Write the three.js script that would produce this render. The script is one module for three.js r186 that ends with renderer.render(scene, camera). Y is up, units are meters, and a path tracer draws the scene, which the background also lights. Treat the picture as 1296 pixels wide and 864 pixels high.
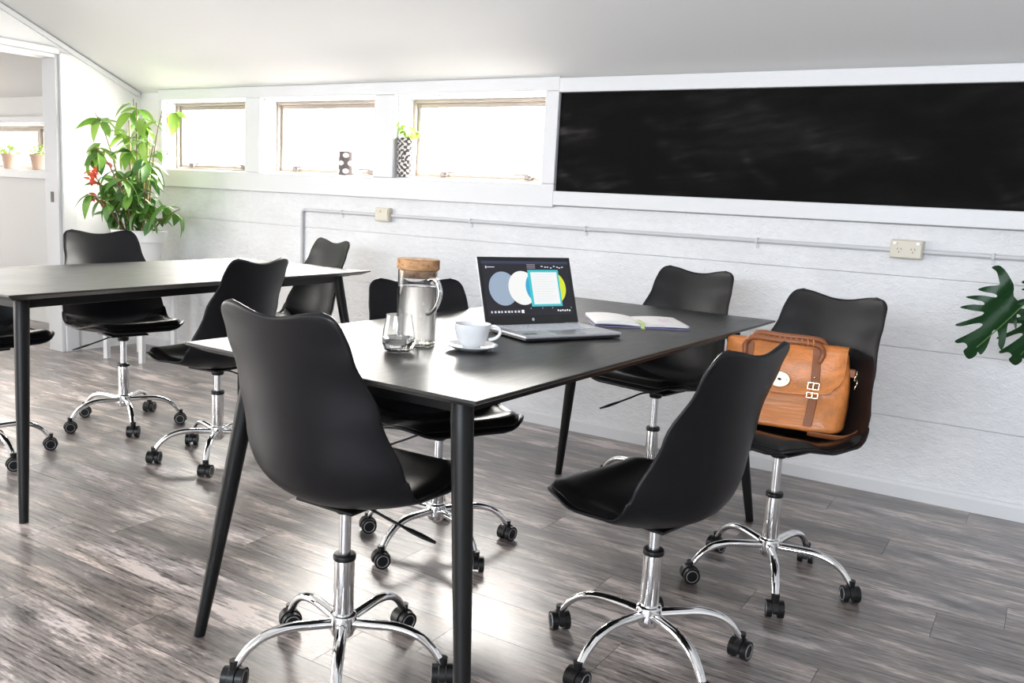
import * as THREE from 'three';
import { RoundedBoxGeometry } from 'three/addons/geometries/RoundedBoxGeometry.js';
import { TessellateModifier } from 'three/addons/modifiers/TessellateModifier.js';
import { mergeGeometries, mergeVertices } from 'three/addons/utils/BufferGeometryUtils.js';
import { RectAreaLightUniformsLib } from 'three/addons/lights/RectAreaLightUniformsLib.js';
import { ImprovedNoise } from 'three/addons/math/ImprovedNoise.js';

// ------------------------------------------------------------------ camera, sky, exposure
const scene = new THREE.Scene();
const camera = new THREE.PerspectiveCamera(42.757, 1296 / 864, 0.05, 200);
camera.position.set(0, 1.0987, 3.7833);
camera.rotation.set(-8.952 * Math.PI / 180, 31.494 * Math.PI / 180, 3.096 * Math.PI / 180, 'YXZ');
const renderer = new THREE.WebGLRenderer({ antialias: true });
renderer.toneMapping = THREE.LinearToneMapping;
renderer.toneMappingExposure = 0.95;
renderer.shadowMap.enabled = true;
scene.background = new THREE.Color().setRGB(0.97, 0.985, 1.0);
scene.backgroundIntensity = 3.0;
// daylight through the openings: one area light in each window, facing into the room
RectAreaLightUniformsLib.init();
function daylight(x, y, z, w, h, dir, power, color) {
  const l = new THREE.RectAreaLight(color, power, w, h); l.position.set(x, y, z); l.lookAt(x + dir[0], y + dir[1], z + dir[2]); scene.add(l); return l;
}
const HAZE = new THREE.Color().setRGB(1.0, 0.96, 0.90), BLUE = new THREE.Color().setRGB(0.82, 0.90, 1.0);
for (const [a, b] of [[-5.09, -4.30], [-4.17, -3.27], [-3.13, -2.19]]) daylight((a + b) / 2, 1.44, -0.37, b - a, 0.56, [0, -1.0, 1], 72, HAZE);
daylight(-7.37, 1.33, -0.30, 1.86, 0.40, [0, -0.55, 1], 30, HAZE);
daylight(-8.95, 1.09, 0.9, 1.3, 1.18, [1, 0, 0], 5, HAZE);  // at the unseen window added to brighten the next room
daylight(-5.56, 1.2, 3.7, 3.8, 2.29, [1, -0.8, 0], 6.2, HAZE);  // at the unseen end-wall window, added to light the room from the left
daylight(-0.4, 1.55, 7.25, 3.6, 1.0, [0, -0.55, -1], 33, BLUE);  // bluish fill at the windows added behind the camera

// ------------------------------------------------------------------ helpers
let seed = 12345;
const rnd = () => { seed = (seed * 1664525 + 1013904223) >>> 0; return seed / 4294967296; };
const rr = (a, b) => a + (b - a) * rnd();
const noise = new ImprovedNoise();
const fbm = (x, y, z, o = 4) => { let s = 0, a = 0.5; for (let i = 0; i < o; i++) { s += a * noise.noise(x, y, z + i * 7.3); x *= 2.03; y *= 2.03; a *= 0.5; } return s; };
const V = (x, y, z) => new THREE.Vector3(x, y, z);
const clamp = (v, a, b) => Math.max(a, Math.min(b, v));
const sstep = (a, b, x) => { const t = clamp((x - a) / (b - a), 0, 1); return t * t * (3 - 2 * t); };
const used = new Map();
function numbered(n) { const k = used.get(n) || 0; used.set(n, k + 1); return k ? `${n}_${String(k).padStart(3, '0')}` : n; }
function flagShadow(o) { o.traverse(c => { if (c.isMesh) { c.castShadow = true; c.receiveShadow = true; } }); return o; }
function mesh(name, geo, mat, parent) {
  const m = new THREE.Mesh(Array.isArray(geo) ? merge(geo) : geo, mat); m.name = name; m.castShadow = m.receiveShadow = true;
  if (parent) parent.add(m); return m;
}
function merge(list) {
  const l = list.map(g => { const c = g.index ? g.toNonIndexed() : g.clone(); for (const k of Object.keys(c.attributes)) if (!['position', 'normal', 'uv'].includes(k)) c.deleteAttribute(k); c.clearGroups(); return c; });
  return mergeGeometries(l, false);
}
function thing(name, label, category, pos = [0, 0, 0], turn = 0, group) {
  const o = new THREE.Group(); o.name = numbered(name); scene.add(o); o.position.set(...pos); o.rotation.y = turn;
  o.userData = { label, category }; if (group) o.userData.group = group; return o;
}
function single(name, geo, mat, label, category, group) {
  const m = mesh(numbered(name), geo, mat); m.userData = { label, category }; if (group) m.userData.group = group; scene.add(m); return m;
}
function struct(name, geo, mat, label, category) {
  const m = mesh(name, geo, mat); m.userData = { kind: 'structure', label, category }; scene.add(m); return m;
}
const bx = (x0, x1, y0, y1, z0, z1) => worldUV(new THREE.BoxGeometry(x1 - x0, y1 - y0, z1 - z0).translate((x0 + x1) / 2, (y0 + y1) / 2, (z0 + z1) / 2));
const rbx = (x0, x1, y0, y1, z0, z1, r = 0.003, s = 1) => worldUV(new RoundedBoxGeometry(x1 - x0, y1 - y0, z1 - z0, s, Math.min(r, (x1 - x0) / 2.01, (y1 - y0) / 2.01, (z1 - z0) / 2.01)).translate((x0 + x1) / 2, (y0 + y1) / 2, (z0 + z1) / 2));
function worldUV(g) { // uv in metres by the facing of each vertex
  const p = g.attributes.position, n = g.attributes.normal, uv = new Float32Array(p.count * 2);
  for (let i = 0; i < p.count; i++) {
    const ax = Math.abs(n.getX(i)), ay = Math.abs(n.getY(i)), az = Math.abs(n.getZ(i));
    let u, v; if (ay >= ax && ay >= az) { u = p.getX(i); v = p.getZ(i); } else if (ax >= az) { u = p.getZ(i); v = p.getY(i); } else { u = p.getX(i); v = p.getY(i); }
    uv[2 * i] = u; uv[2 * i + 1] = v;
  }
  g.setAttribute('uv', new THREE.BufferAttribute(uv, 2)); return g;
}
// a surface from a grid of points, closed with its own thickness; top(i,j) and under(i,j) give Vector3
function slabGrid(nu, nv, top, under, bulge = 0.5) {
  const pos = [], uv = [], idx = [];
  const T = [], U = [];
  for (let i = 0; i <= nu; i++) for (let j = 0; j <= nv; j++) { T.push(top(i / nu, j / nv)); }
  for (let i = 0; i <= nu; i++) for (let j = 0; j <= nv; j++) { U.push(under(i / nu, j / nv)); }
  const add = (p, a, b) => { pos.push(p.x, p.y, p.z); uv.push(a, b); return pos.length / 3 - 1; };
  const W = nv + 1;
  T.forEach((p, k) => add(p, (k % W) / nv, Math.floor(k / W) / nu));
  U.forEach((p, k) => add(p, (k % W) / nv, Math.floor(k / W) / nu));
  const o2 = T.length;
  for (let i = 0; i < nu; i++) for (let j = 0; j < nv; j++) {
    const a = i * W + j, b = a + 1, c = a + W, d = c + 1;
    idx.push(a, c, b, b, c, d); idx.push(o2 + a, o2 + b, o2 + c, o2 + b, o2 + d, o2 + c);
  }
  const ring = [];
  for (let j = 0; j <= nv; j++) ring.push([0, j]);
  for (let i = 1; i <= nu; i++) ring.push([i, nv]);
  for (let j = nv - 1; j >= 0; j--) ring.push([nu, j]);
  for (let i = nu - 1; i >= 1; i--) ring.push([i, 0]);
  const R = ring.length, mids = [];
  for (let k = 0; k < R; k++) {
    const [i, j] = ring[k], q = i * W + j, t = T[q], u = U[q];
    const i2 = i === 0 ? 1 : i === nu ? nu - 1 : i, j2 = j === 0 ? 1 : j === nv ? nv - 1 : j;
    const inn = T[i2 * W + j2].clone().add(U[i2 * W + j2]).multiplyScalar(0.5), m = t.clone().add(u).multiplyScalar(0.5);
    const out = m.clone().sub(inn).normalize().multiplyScalar(t.distanceTo(u) * bulge);
    mids.push(add(m.add(out), j / nv, i / nu));
  }
  for (let k = 0; k < R; k++) {
    const k2 = (k + 1) % R, q = ring[k][0] * W + ring[k][1], q2 = ring[k2][0] * W + ring[k2][1];
    idx.push(q, q2, mids[k], q2, mids[k2], mids[k]); idx.push(o2 + q, mids[k], o2 + q2, o2 + q2, mids[k], mids[k2]);
  }
  const g = new THREE.BufferGeometry();
  g.setAttribute('position', new THREE.Float32BufferAttribute(pos, 3)); g.setAttribute('uv', new THREE.Float32BufferAttribute(uv, 2));
  g.setIndex(idx); g.computeVertexNormals(); return g;
}
// tube along points with radii; squash flattens it along the binormal
function sweep(pts, radii, { seg = 24, rad = 10, up = V(0, 1, 0), flat = 1, closed = false } = {}) {
  const c = new THREE.CatmullRomCurve3(pts, closed, 'catmullrom', 0.5), pos = [], uv = [], idx = [];
  const rAt = t => { const k = t * (radii.length - 1), i = Math.min(Math.floor(k), radii.length - 2); return radii.length === 1 ? radii[0] : radii[i] + (radii[i + 1] - radii[i]) * (k - i); };
  const L = c.getLength(); let lastU = up.clone();
  for (let i = 0; i <= seg; i++) {
    const t = i / seg, p = c.getPointAt(closed ? t % 1 : t), d = c.getTangentAt(closed ? t % 1 : t).normalize();
    let s = new THREE.Vector3().crossVectors(d, lastU); if (s.lengthSq() < 1e-6) s = new THREE.Vector3().crossVectors(d, V(1, 0, 0.01)); s.normalize();
    const n = new THREE.Vector3().crossVectors(s, d).normalize(); lastU = n.clone(); const r = rAt(t);
    for (let j = 0; j <= rad; j++) { const a = j / rad * Math.PI * 2; const q = p.clone().addScaledVector(s, Math.cos(a) * r).addScaledVector(n, Math.sin(a) * r * flat); pos.push(q.x, q.y, q.z); uv.push(j / rad, t * L); }
  }
  const W = rad + 1;
  for (let i = 0; i < seg; i++) for (let j = 0; j < rad; j++) { const a = i * W + j; idx.push(a, a + 1, a + W, a + 1, a + W + 1, a + W); }
  if (!closed) for (const [i, f] of [[0, 1], [seg, 0]]) { const ci = pos.length / 3, p = c.getPointAt(i / seg); pos.push(p.x, p.y, p.z); uv.push(0, 0); for (let j = 0; j < rad; j++) f ? idx.push(ci, i * W + j + 1, i * W + j) : idx.push(ci, i * W + j, i * W + j + 1); }
  const g = new THREE.BufferGeometry();
  g.setAttribute('position', new THREE.Float32BufferAttribute(pos, 3)); g.setAttribute('uv', new THREE.Float32BufferAttribute(uv, 2)); g.setIndex(idx); g.computeVertexNormals(); return g;
}
const lathe = (pts, seg = 40) => new THREE.LatheGeometry(pts.map(p => new THREE.Vector2(p[0], p[1])), seg);
const heightUV = g => { g.computeBoundingBox(); const b = g.boundingBox, p = g.attributes.position, uv = g.attributes.uv; for (let i = 0; i < p.count; i++) uv.setY(i, (p.getY(i) - b.min.y) / (b.max.y - b.min.y)); return g; };
const cyl = (r0, r1, y0, y1, seg = 24) => new THREE.CylinderGeometry(r1, r0, y1 - y0, seg).translate(0, (y0 + y1) / 2, 0);

// ------------------------------------------------------------------ textures
function tex(w, h, fn, srgb = true) {
  const d = new Uint8Array(w * h * 4);
  for (let y = 0; y < h; y++) for (let x = 0; x < w; x++) { const c = fn(x, y), k = (y * w + x) * 4; if (typeof c === 'number') { d[k] = d[k + 1] = d[k + 2] = clamp(c * 255, 0, 255); } else { d[k] = clamp(c[0] * 255, 0, 255); d[k + 1] = clamp(c[1] * 255, 0, 255); d[k + 2] = clamp(c[2] * 255, 0, 255); } d[k + 3] = 255; }
  const t = new THREE.DataTexture(d, w, h); t.magFilter = THREE.LinearFilter; t.minFilter = THREE.LinearMipmapLinearFilter; t.generateMipmaps = true; t.wrapS = t.wrapT = THREE.RepeatWrapping; if (srgb) t.colorSpace = THREE.SRGBColorSpace; t.needsUpdate = true; return t;
}
const STD = o => new THREE.MeshStandardMaterial(o), PHY = o => new THREE.MeshPhysicalMaterial(o);
const lin = (r, g, b) => new THREE.Color().setRGB(r, g, b);

// floor boards: weathered grey-brown print with pale scuffed patches and dark grain streaks (uv 0..1 along each board)
const plankMats = [], plankTone = [1.0, 0.86, 1.14, 0.94, 1.06];
for (let k = 0; k < 5; k++) {
  const W = 1024, H = 160, o = k * 31.7;
  const rough = new Float32Array(W * H);
  const map = tex(W, H, (x, y) => {
    const u = x / W * 1.22, v = y / H * 0.18;
    const grain = fbm(u * 7 + o, v * 100, o, 4), fine = fbm(u * 40 + o, v * 380, o + 3, 3), patch = fbm(u * 3.2 + o, v * 12, o + 9, 4), scuff = fbm(u * 9 + o, v * 38, o + 17, 4);
    let t = 0.485 + grain * 0.29 + fine * 0.20 + patch * 0.28;
    const pale = sstep(0.04, 0.34, patch * 0.9 + scuff * 0.75 + fine * 0.3); t += pale * 0.17;
    const dark = sstep(0.10, 0.36, -grain * 0.8 - fine * 0.35 - scuff * 0.25); t -= dark * 0.15;
    t = clamp(t * plankTone[k], 0.06, 0.8);
    rough[y * W + x] = clamp(0.36 + pale * 0.10 + fine * 0.16 + grain * 0.08, 0.2, 0.75);
    const warm = fbm(u * 2 + o, v * 6, o + 40, 2);
    return [t * (1.0 + 0.05 * warm), t * 0.93, t * (0.90 - 0.06 * warm)];
  });
  const rm = tex(W, H, (x, y) => rough[y * W + x], false);
  plankMats.push(PHY({ map, roughnessMap: rm, roughness: 1, metalness: 0, ior: 1.55, clearcoat: 0.7, clearcoatRoughness: 0.36, bumpMap: rm, bumpScale: 0.00012 }));
}
// painted rough wall
const wallBump = tex(1024, 1024, (x, y) => { const u = x / 1024 * 1.6, v = y / 1024 * 1.6; return 0.5 + 0.34 * fbm(u * 26, v * 44, 3.3, 3) + 0.30 * fbm(u * 95, v * 130, 6.1, 3) + 0.25 * fbm(u * 4, v * 9, 1.1, 3); }, false);
wallBump.wrapS = wallBump.wrapT = THREE.MirroredRepeatWrapping;
wallBump.repeat.set(1 / 1.6, 1 / 1.6);
const smallBump = wallBump.clone(); smallBump.repeat.set(2.2, 2.2); smallBump.needsUpdate = true;
const wallColor = tex(512, 512, (x, y) => { const n = fbm(x / 90, y / 60, 2.2, 5), s = fbm(x / 14, y / 9, 8.8, 3); const t = 0.945 + n * 0.05 + s * 0.03; return [t, t, t * 1.0]; });
wallColor.repeat.set(0.7, 0.7);
const M = {};
M.wall = STD({ color: lin(0.85, 0.85, 0.86), map: wallColor, bumpMap: wallBump, bumpScale: 0.007, roughness: 0.62 });
M.trim = STD({ color: lin(0.72, 0.72, 0.73), roughness: 0.42, bumpMap: smallBump, bumpScale: 0.0012 });
M.plain = STD({ color: lin(0.78, 0.775, 0.77), roughness: 0.75, bumpMap: smallBump, bumpScale: 0.001 });
M.ceiling = STD({ color: lin(0.74, 0.735, 0.725), roughness: 0.85 });
M.sub = STD({ color: lin(0.05, 0.045, 0.04), roughness: 0.8 });
M.sash = STD({ color: lin(0.30, 0.26, 0.22), roughness: 0.45 });
M.latch = STD({ color: lin(0.16, 0.14, 0.13), roughness: 0.4, metalness: 0.6 });
M.pane = PHY({ color: 0xffffff, transmission: 1, thickness: 0, roughness: 0.0, ior: 1.45 });
M.shell = PHY({ color: lin(0.0045, 0.0045, 0.006), roughness: 0.38, specularIntensity: 0.6, bumpMap: tex(256, 256, (x, y) => 0.5 + 0.5 * noise.noise(x * 0.61, y * 0.61, 3.3), false), bumpScale: 0.00012 });
M.leather = PHY({ color: lin(0.006, 0.0055, 0.0055), roughness: 0.33, specularIntensity: 0.8, bumpMap: tex(256, 256, (x, y) => 0.5 + 0.45 * fbm(x / 6, y / 6, 1.1, 3), false), bumpScale: 0.0005 });
M.chrome = STD({ color: lin(0.83, 0.83, 0.84), metalness: 1, roughness: 0.06 });
M.chromeSatin = STD({ color: lin(0.72, 0.72, 0.74), metalness: 1, roughness: 0.2 });
M.blackPlastic = PHY({ color: lin(0.005, 0.005, 0.0055), roughness: 0.38, specularIntensity: 0.7 });
M.ringGrey = STD({ color: lin(0.24, 0.24, 0.25), roughness: 0.35, metalness: 0.4 });
// chalkboard paint with wiped chalk dust
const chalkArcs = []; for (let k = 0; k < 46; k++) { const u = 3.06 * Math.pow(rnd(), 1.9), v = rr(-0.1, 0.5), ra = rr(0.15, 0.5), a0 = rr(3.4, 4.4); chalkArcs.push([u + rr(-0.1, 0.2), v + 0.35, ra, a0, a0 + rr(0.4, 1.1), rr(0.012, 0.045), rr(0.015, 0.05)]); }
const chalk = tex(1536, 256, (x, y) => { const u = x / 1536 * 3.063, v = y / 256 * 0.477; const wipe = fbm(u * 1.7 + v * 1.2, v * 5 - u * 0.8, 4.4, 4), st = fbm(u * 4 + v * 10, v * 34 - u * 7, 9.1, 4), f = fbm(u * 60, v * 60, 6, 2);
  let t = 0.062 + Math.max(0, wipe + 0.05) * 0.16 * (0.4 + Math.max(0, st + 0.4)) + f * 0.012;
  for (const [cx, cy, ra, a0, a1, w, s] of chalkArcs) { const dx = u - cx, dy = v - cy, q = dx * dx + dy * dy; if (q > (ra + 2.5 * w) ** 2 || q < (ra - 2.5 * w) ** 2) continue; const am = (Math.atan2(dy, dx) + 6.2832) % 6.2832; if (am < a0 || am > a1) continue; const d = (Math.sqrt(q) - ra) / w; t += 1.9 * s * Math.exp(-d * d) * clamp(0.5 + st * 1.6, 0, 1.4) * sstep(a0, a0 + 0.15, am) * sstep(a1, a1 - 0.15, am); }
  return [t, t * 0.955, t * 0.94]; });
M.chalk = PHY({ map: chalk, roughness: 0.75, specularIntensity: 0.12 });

// ------------------------------------------------------------------ the room
const X0 = -5.36, X1 = 3.3, XA = -8.7, Z1 = 7.0, ZR = 4.2, SL = 0.43, HC = 1.705;   // end wall, right wall, next room's end, far wall, ridge, roof slope, eaves height
const ZA = 1.72;   // depth of the next room
const roof = z => z <= ZR ? HC + SL * z : HC + SL * ZR - SL * (z - ZR);

// floor: dark bed with every board laid on it
const floor = struct('floor', [bx(X0 - 0.12, X1 + 0.2, -0.12, -0.004, -0.2, Z1 + 0.2), bx(XA - 0.2, X0 - 0.12, -0.12, -0.004, -0.2, ZA + 0.12)], M.sub, 'weathered grey-brown plank floor running along the white wall', 'floor');
{
  const L = 1.22, Wd = 0.182, gap = 0.0012, gs = new Map();
  const plankGeo = len => { const key = len.toFixed(3); if (!gs.has(key)) { const g = new THREE.BoxGeometry(len - gap, 0.0052, Wd - gap); const p = g.attributes.position, uv = g.attributes.uv; for (let i = 0; i < p.count; i++) uv.setXY(i, (p.getX(i) + len / 2) / L, (p.getZ(i) + Wd / 2) / Wd); gs.set(key, g); } return gs.get(key); };
  const rest = plankMats.map(() => []);
  let row = 0;
  for (let z = 0.0; z < Z1; z += Wd, row++) {
    const off = [0, 0.47, 0.86, 0.21, 0.66, 1.05][row % 6];
    for (let x = XA - off; x < X1; x += L) {
      const a = Math.max(x, z < ZA ? XA : X0), b = Math.min(x + L, X1); if (b - a < 0.05) continue;
      const k = Math.floor(rnd() * 5), len = Math.round((b - a) * 1000) / 1000, flip = rnd() < 0.5;
      const inView = z < 3.75 && (a + len > -6.8 || z < 1.6) && a < 1.4 && !(z > 2.9 && a + len < -4.4);
      if (inView) { const m = mesh('plank', plankGeo(len), plankMats[k], floor); m.position.set((a + b) / 2, -0.0026 + rr(-0.0002, 0), z + Wd / 2); if (flip) m.rotation.y = Math.PI; }
      else rest[k].push(plankGeo(len).clone().translate((a + b) / 2, -0.0026, z + Wd / 2));
    }
  }
  rest.forEach((l, k) => { if (l.length) { const m = mesh('plank_field', l, plankMats[k], floor); m.userData.kind = 'stuff'; } });
}

// long wall with the strip windows
const WZ = -0.22, OY0 = 1.205, OY1 = 1.645;
const openings = [[-5.09, -4.30], [-4.17, -3.27], [-3.13, -2.19]];
const adj = [-8.3, -6.44, 1.155, 1.505];
{
  const g = [];
  const zb = -0.014;
  g.push(bx(XA - 0.2, X1 + 0.2, -0.12, 1.10, WZ, zb));                      // below the windows
  g.push(bx(XA - 0.2, X1 + 0.2, OY1, 1.78, WZ, zb));                          // above
  g.push(bx(XA - 0.2, adj[0], 1.10, OY1, WZ, zb), bx(adj[1], openings[0][0], 1.10, OY1, WZ, zb), bx(adj[0], adj[1], 1.10, adj[2], WZ, zb), bx(adj[0], adj[1], adj[3], OY1, WZ, zb));
  g.push(bx(openings[0][0], openings[2][1], 1.10, OY0, WZ, zb), bx(openings[0][1], openings[1][0], OY0, OY1, WZ, zb), bx(openings[1][1], openings[2][0], OY0, OY1, WZ, zb), bx(openings[2][1], X1 + 0.2, 1.10, OY1, WZ, zb));
  const wall = struct('wall_back', g, M.plain, 'long white painted wall of wide rough courses under the strip windows', 'wall');
  // rough painted courses
  const rows = [[0.0, 0.328], [0.328, 0.612], [0.612, 0.898], [0.898, 1.10]];
  rows.forEach(([y0, y1], r) => {
    let x = X0;
    while (x < X1) {
      const len = X1 - X0 + 0.1, a = Math.max(x, X0 + 0.001), b = Math.min(x + len, X1); x += len;
      if (b - a < 0.1) continue;
      const d = rr(-0.0012, 0.0006);
      mesh('wall_course', rbx(a + 0.0002, b - 0.0002, y0, y1, -0.014, d, 0.0014), M.wall, wall);
    }
  });
  mesh('wall_course', rbx(XA, X0 - 0.12, 0, 1.10, -0.014, 0, 0.003), M.plain, wall);
}
// trims: band under, over and between the windows, and round the chalkboard
const TF = 0.022;
const tr = (n, ...b) => struct(`trim_${n}`, rbx(...b, 0.004), M.trim, trimLabels[n], 'trim');
const trimLabels = { 1: 'white sill board running below the three strip windows', 2: 'white head board above the three strip windows', 3: 'white upright board between end wall and first window', 4: 'white upright board between first and second strip window', 5: 'white upright board between second window and window beside chalkboard', 6: 'white upright board between window and chalkboard', 7: 'white ledge board below the chalkboard', 8: 'white board above the chalkboard', 9: 'white door casing upright beside the leafy plant', 10: 'white door head casing on the end wall', 11: 'white moulding up the slope where end wall meets ceiling', 12: 'white door casing upright away from the plant', 13: 'white frame board round the window of the next room' };
tr(1, -5.13, -2.115, 1.092, OY0, -0.014, TF); tr(2, -5.13, -2.115, OY1, 1.712, -0.014, TF);
tr(3, -5.13, -5.09, OY0, OY1, -0.014, TF); tr(4, -4.30, -4.17, OY0, OY1, -0.014, TF); tr(5, -3.27, -3.13, OY0, OY1, -0.014, TF); tr(6, -2.19, -2.115, OY0, OY1, -0.014, TF);
tr(7, -2.114, 0.95, 1.103, 1.172, -0.014, 0.026); tr(8, -2.114, 0.95, 1.637, 1.705, -0.014, 0.026);
// baseboard
struct('baseboard_back', worldUV((() => { const s = new THREE.Shape([[0, 0], [0.016, 0], [0.016, 0.052], [0.011, 0.064], [0, 0.066]].map(a => new THREE.Vector2(...a))); return new THREE.ExtrudeGeometry(s, { depth: X1 - X0, bevelEnabled: false }).rotateY(-Math.PI / 2).scale(1, 1, 1).translate(X1, 0, 0); })()), M.trim, 'low white baseboard along the foot of the long wall', 'baseboard');
{ const b = scene.getObjectByName('baseboard_back'); b.geometry.computeBoundingBox(); const c = b.geometry.boundingBox; b.position.z = -c.min.z; }

// windows
function makeWindow(n, x0, x1, y0, y1, label, mull, latches, zf = -0.155) {
  const w = new THREE.Group(); w.name = `window_${n}`; w.userData = { kind: 'structure', label, category: 'window' }; scene.add(w);
  const zo = zf - 0.045, t = 0.018, s = 0.04;
  mesh('lining', [bx(x0, x0 + 0.008, y0, y1, zo, -0.016), bx(x1 - 0.008, x1, y0, y1, zo, -0.016), bx(x0 + 0.008, x1 - 0.008, y1 - 0.008, y1, zo, -0.016), bx(x0 + 0.008, x1 - 0.008, y0, y0 + 0.006, zo, -0.016)], M.trim, w);
  const a0 = x0 + 0.008, a1 = x1 - 0.008, b0 = y0 + 0.006, b1 = y1 - 0.008;
  mesh('frame', [rbx(a0, a0 + t, b0, b1, zo, zf + 0.02), rbx(a1 - t, a1, b0, b1, zo, zf + 0.02), rbx(a0 + t, a1 - t, b1 - t, b1, zo, zf + 0.02), rbx(a0 + t, a1 - t, b0, b0 + t * 0.7, zo, zf + 0.02)], M.sash, w);
  const c0 = a0 + t, c1 = a1 - t, d0 = b0 + t * 0.7, d1 = b1 - t;
  const bays = mull ? [[c0, mull - 0.02], [mull + 0.02, c1]] : [[c0, c1]];
  if (mull) mesh('mullion', rbx(mull - 0.02, mull + 0.02, d0, d1, zo, zf + 0.01), M.sash, w);
  for (const [p, q] of bays) {
    const sash = mesh('sash', [rbx(p, p + s * 0.5, d0, d1, zo, zf), rbx(q - s * 0.5, q, d0, d1, zo, zf), rbx(p + s * 0.5, q - s * 0.5, d1 - s * 0.6, d1, zo, zf), rbx(p + s * 0.5, q - s * 0.5, d0, d0 + s * 0.45, zo, zf)], M.sash, w);
    mesh('pane', new THREE.PlaneGeometry(q - p - s, d1 - d0 - s * 1.05).translate((p + q) / 2, (d0 + d1) / 2, zf - 0.02), M.pane, sash);
  }
  for (const [lx, dir] of latches) {
    const l = mesh('latch', [rbx(lx - 0.022, lx + 0.022, d0, d0 + 0.022, zf, zf + 0.022, 0.005), rbx(lx - 0.012, lx + 0.012, d0 + 0.012, d0 + 0.03, zf + 0.008, zf + 0.03, 0.005)], M.latch, w);
    mesh('latch_arm', rbx(Math.min(lx, lx + dir * 0.085), Math.max(lx, lx + dir * 0.085), d0 + 0.02, d0 + 0.029, zf + 0.016, zf + 0.028, 0.003), M.latch, l);
  }
}
makeWindow(1, ...openings[0], OY0, OY1, 'wide strip window with plain bright glass behind the leafy plant', 0, [[-4.93, 1], [-4.43, -1]], -0.10);
makeWindow(2, ...openings[1], OY0, OY1, 'wide strip window with the short patterned canister on its sill', 0, [[-4.0, 1], [-3.4, -1]], -0.125);
makeWindow(3, ...openings[2], OY0, OY1, 'wide strip window beside the chalkboard with tall patterned vase', 0, [[-2.9, 1], [-2.36, -1]]);
makeWindow(4, adj[0], adj[1], adj[2], adj[3], 'window of the next room seen through the doorway', -6.81, []);
struct('trim_13', [rbx(adj[0] - 0.06, adj[1] + 0.1, adj[2] - 0.06, adj[2], -0.014, 0.02), rbx(adj[0] - 0.06, adj[1] + 0.1, adj[3], adj[3] + 0.05, -0.014, 0.02), rbx(adj[1], adj[1] + 0.1, adj[2], adj[3], -0.014, 0.02), rbx(adj[0] - 0.06, adj[0], adj[2], adj[3], -0.014, 0.02)], M.trim, trimLabels[13], 'trim');

// chalkboard
{
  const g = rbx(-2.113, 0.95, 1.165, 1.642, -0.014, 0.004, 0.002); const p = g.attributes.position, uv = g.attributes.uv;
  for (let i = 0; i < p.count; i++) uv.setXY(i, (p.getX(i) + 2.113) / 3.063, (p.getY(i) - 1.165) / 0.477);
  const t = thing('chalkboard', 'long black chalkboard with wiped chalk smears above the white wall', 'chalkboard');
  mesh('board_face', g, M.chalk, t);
  mesh('edge_strip', rbx(0.95, 1.02, 1.103, 1.705, -0.013, 0.026), M.trim, t);
}
// end wall with the doorway; next room beyond
const DZ0 = 0.56, DZ1 = 1.55, DH = 1.855;
function gableWall(name, xa, xb, holes, label, mat) { // wall across the room with the roof's outline, cut by rectangular holes [z0,z1,y0,y1]
  const s = new THREE.Shape([[-0.2, -0.12], [Z1 + 0.2, -0.12], [Z1 + 0.2, roof(Z1) + 0.02], [ZR, roof(ZR) + 0.06], [-0.2, HC + 0.02]].map(a => new THREE.Vector2(...a)));
  for (const [z0, z1, y0, y1] of holes) s.holes.push(new THREE.Path([[z0, y0], [z0, y1], [z1, y1], [z1, y0]].map(a => new THREE.Vector2(...a))));
  const g = new THREE.ExtrudeGeometry(s, { depth: xb - xa, bevelEnabled: false }); g.rotateY(-Math.PI / 2); // shape x -> z, depth -> -x
  g.translate(xb, 0, 0);
  return struct(name, worldUV(g), mat || M.plain, label, 'wall');
}
const EW = [1.8, 5.6, 0.06, 2.35];  // opening for the added end-wall window, out of view
gableWall('wall_left', X0 - 0.12, X0, [[DZ0, DZ1, -0.1, DH], EW], 'white end wall with the open doorway beside the plant');
gableWall('wall_right', X1, X1 + 0.2, [], 'white end wall beyond the chalkboard');
const AW = [0.25, 1.55, 0.5, 1.68];  // opening added out of view to brighten the next room
struct('wall_next_room', [bx(XA - 0.2, XA, -0.12, 2.6, -0.2, AW[0]), bx(XA - 0.2, XA, -0.12, 2.6, AW[1], ZA + 0.12), bx(XA - 0.2, XA, -0.12, AW[2], AW[0], AW[1]), bx(XA - 0.2, XA, AW[3], 2.6, AW[0], AW[1])], M.plain, 'white end wall of the next room', 'wall');
struct('wall_partition', bx(XA, X0 - 0.12, -0.12, 2.6, ZA, ZA + 0.12), M.plain, 'white side wall of the next room', 'wall');
struct('trim_9', rbx(X0, X0 + 0.022, 0, DH + 0.012, DZ0 - 0.085, DZ0, 0.005), M.trim, trimLabels[9], 'trim');
struct('trim_12', rbx(X0, X0 + 0.022, 0, DH + 0.04, DZ1, DZ1 + 0.10, 0.005), M.trim, trimLabels[12], 'trim');
struct('trim_10', rbx(X0, X0 + 0.022, DH, DH + 0.04, DZ0, DZ1, 0.005), M.trim, trimLabels[10], 'trim');
struct('door_jamb', [rbx(X0 - 0.14, X0 + 0.004, 0, DH - 0.001, DZ0, DZ0 + 0.022, 0.003), rbx(X0 - 0.14, X0 + 0.004, 0, DH - 0.001, DZ1 - 0.022, DZ1, 0.003), rbx(X0 - 0.14, X0 + 0.004, DH - 0.022, DH, DZ0 + 0.022, DZ1 - 0.022, 0.003)], M.trim, 'white door lining of the open doorway', 'door lining');
single('strike_plate', rbx(X0 - 0.075, X0 - 0.045, 0.955, 1.02, DZ0 + 0.021, DZ0 + 0.027, 0.002), M.latch, 'small dark metal strike plate in the door lining', 'strike plate');
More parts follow.
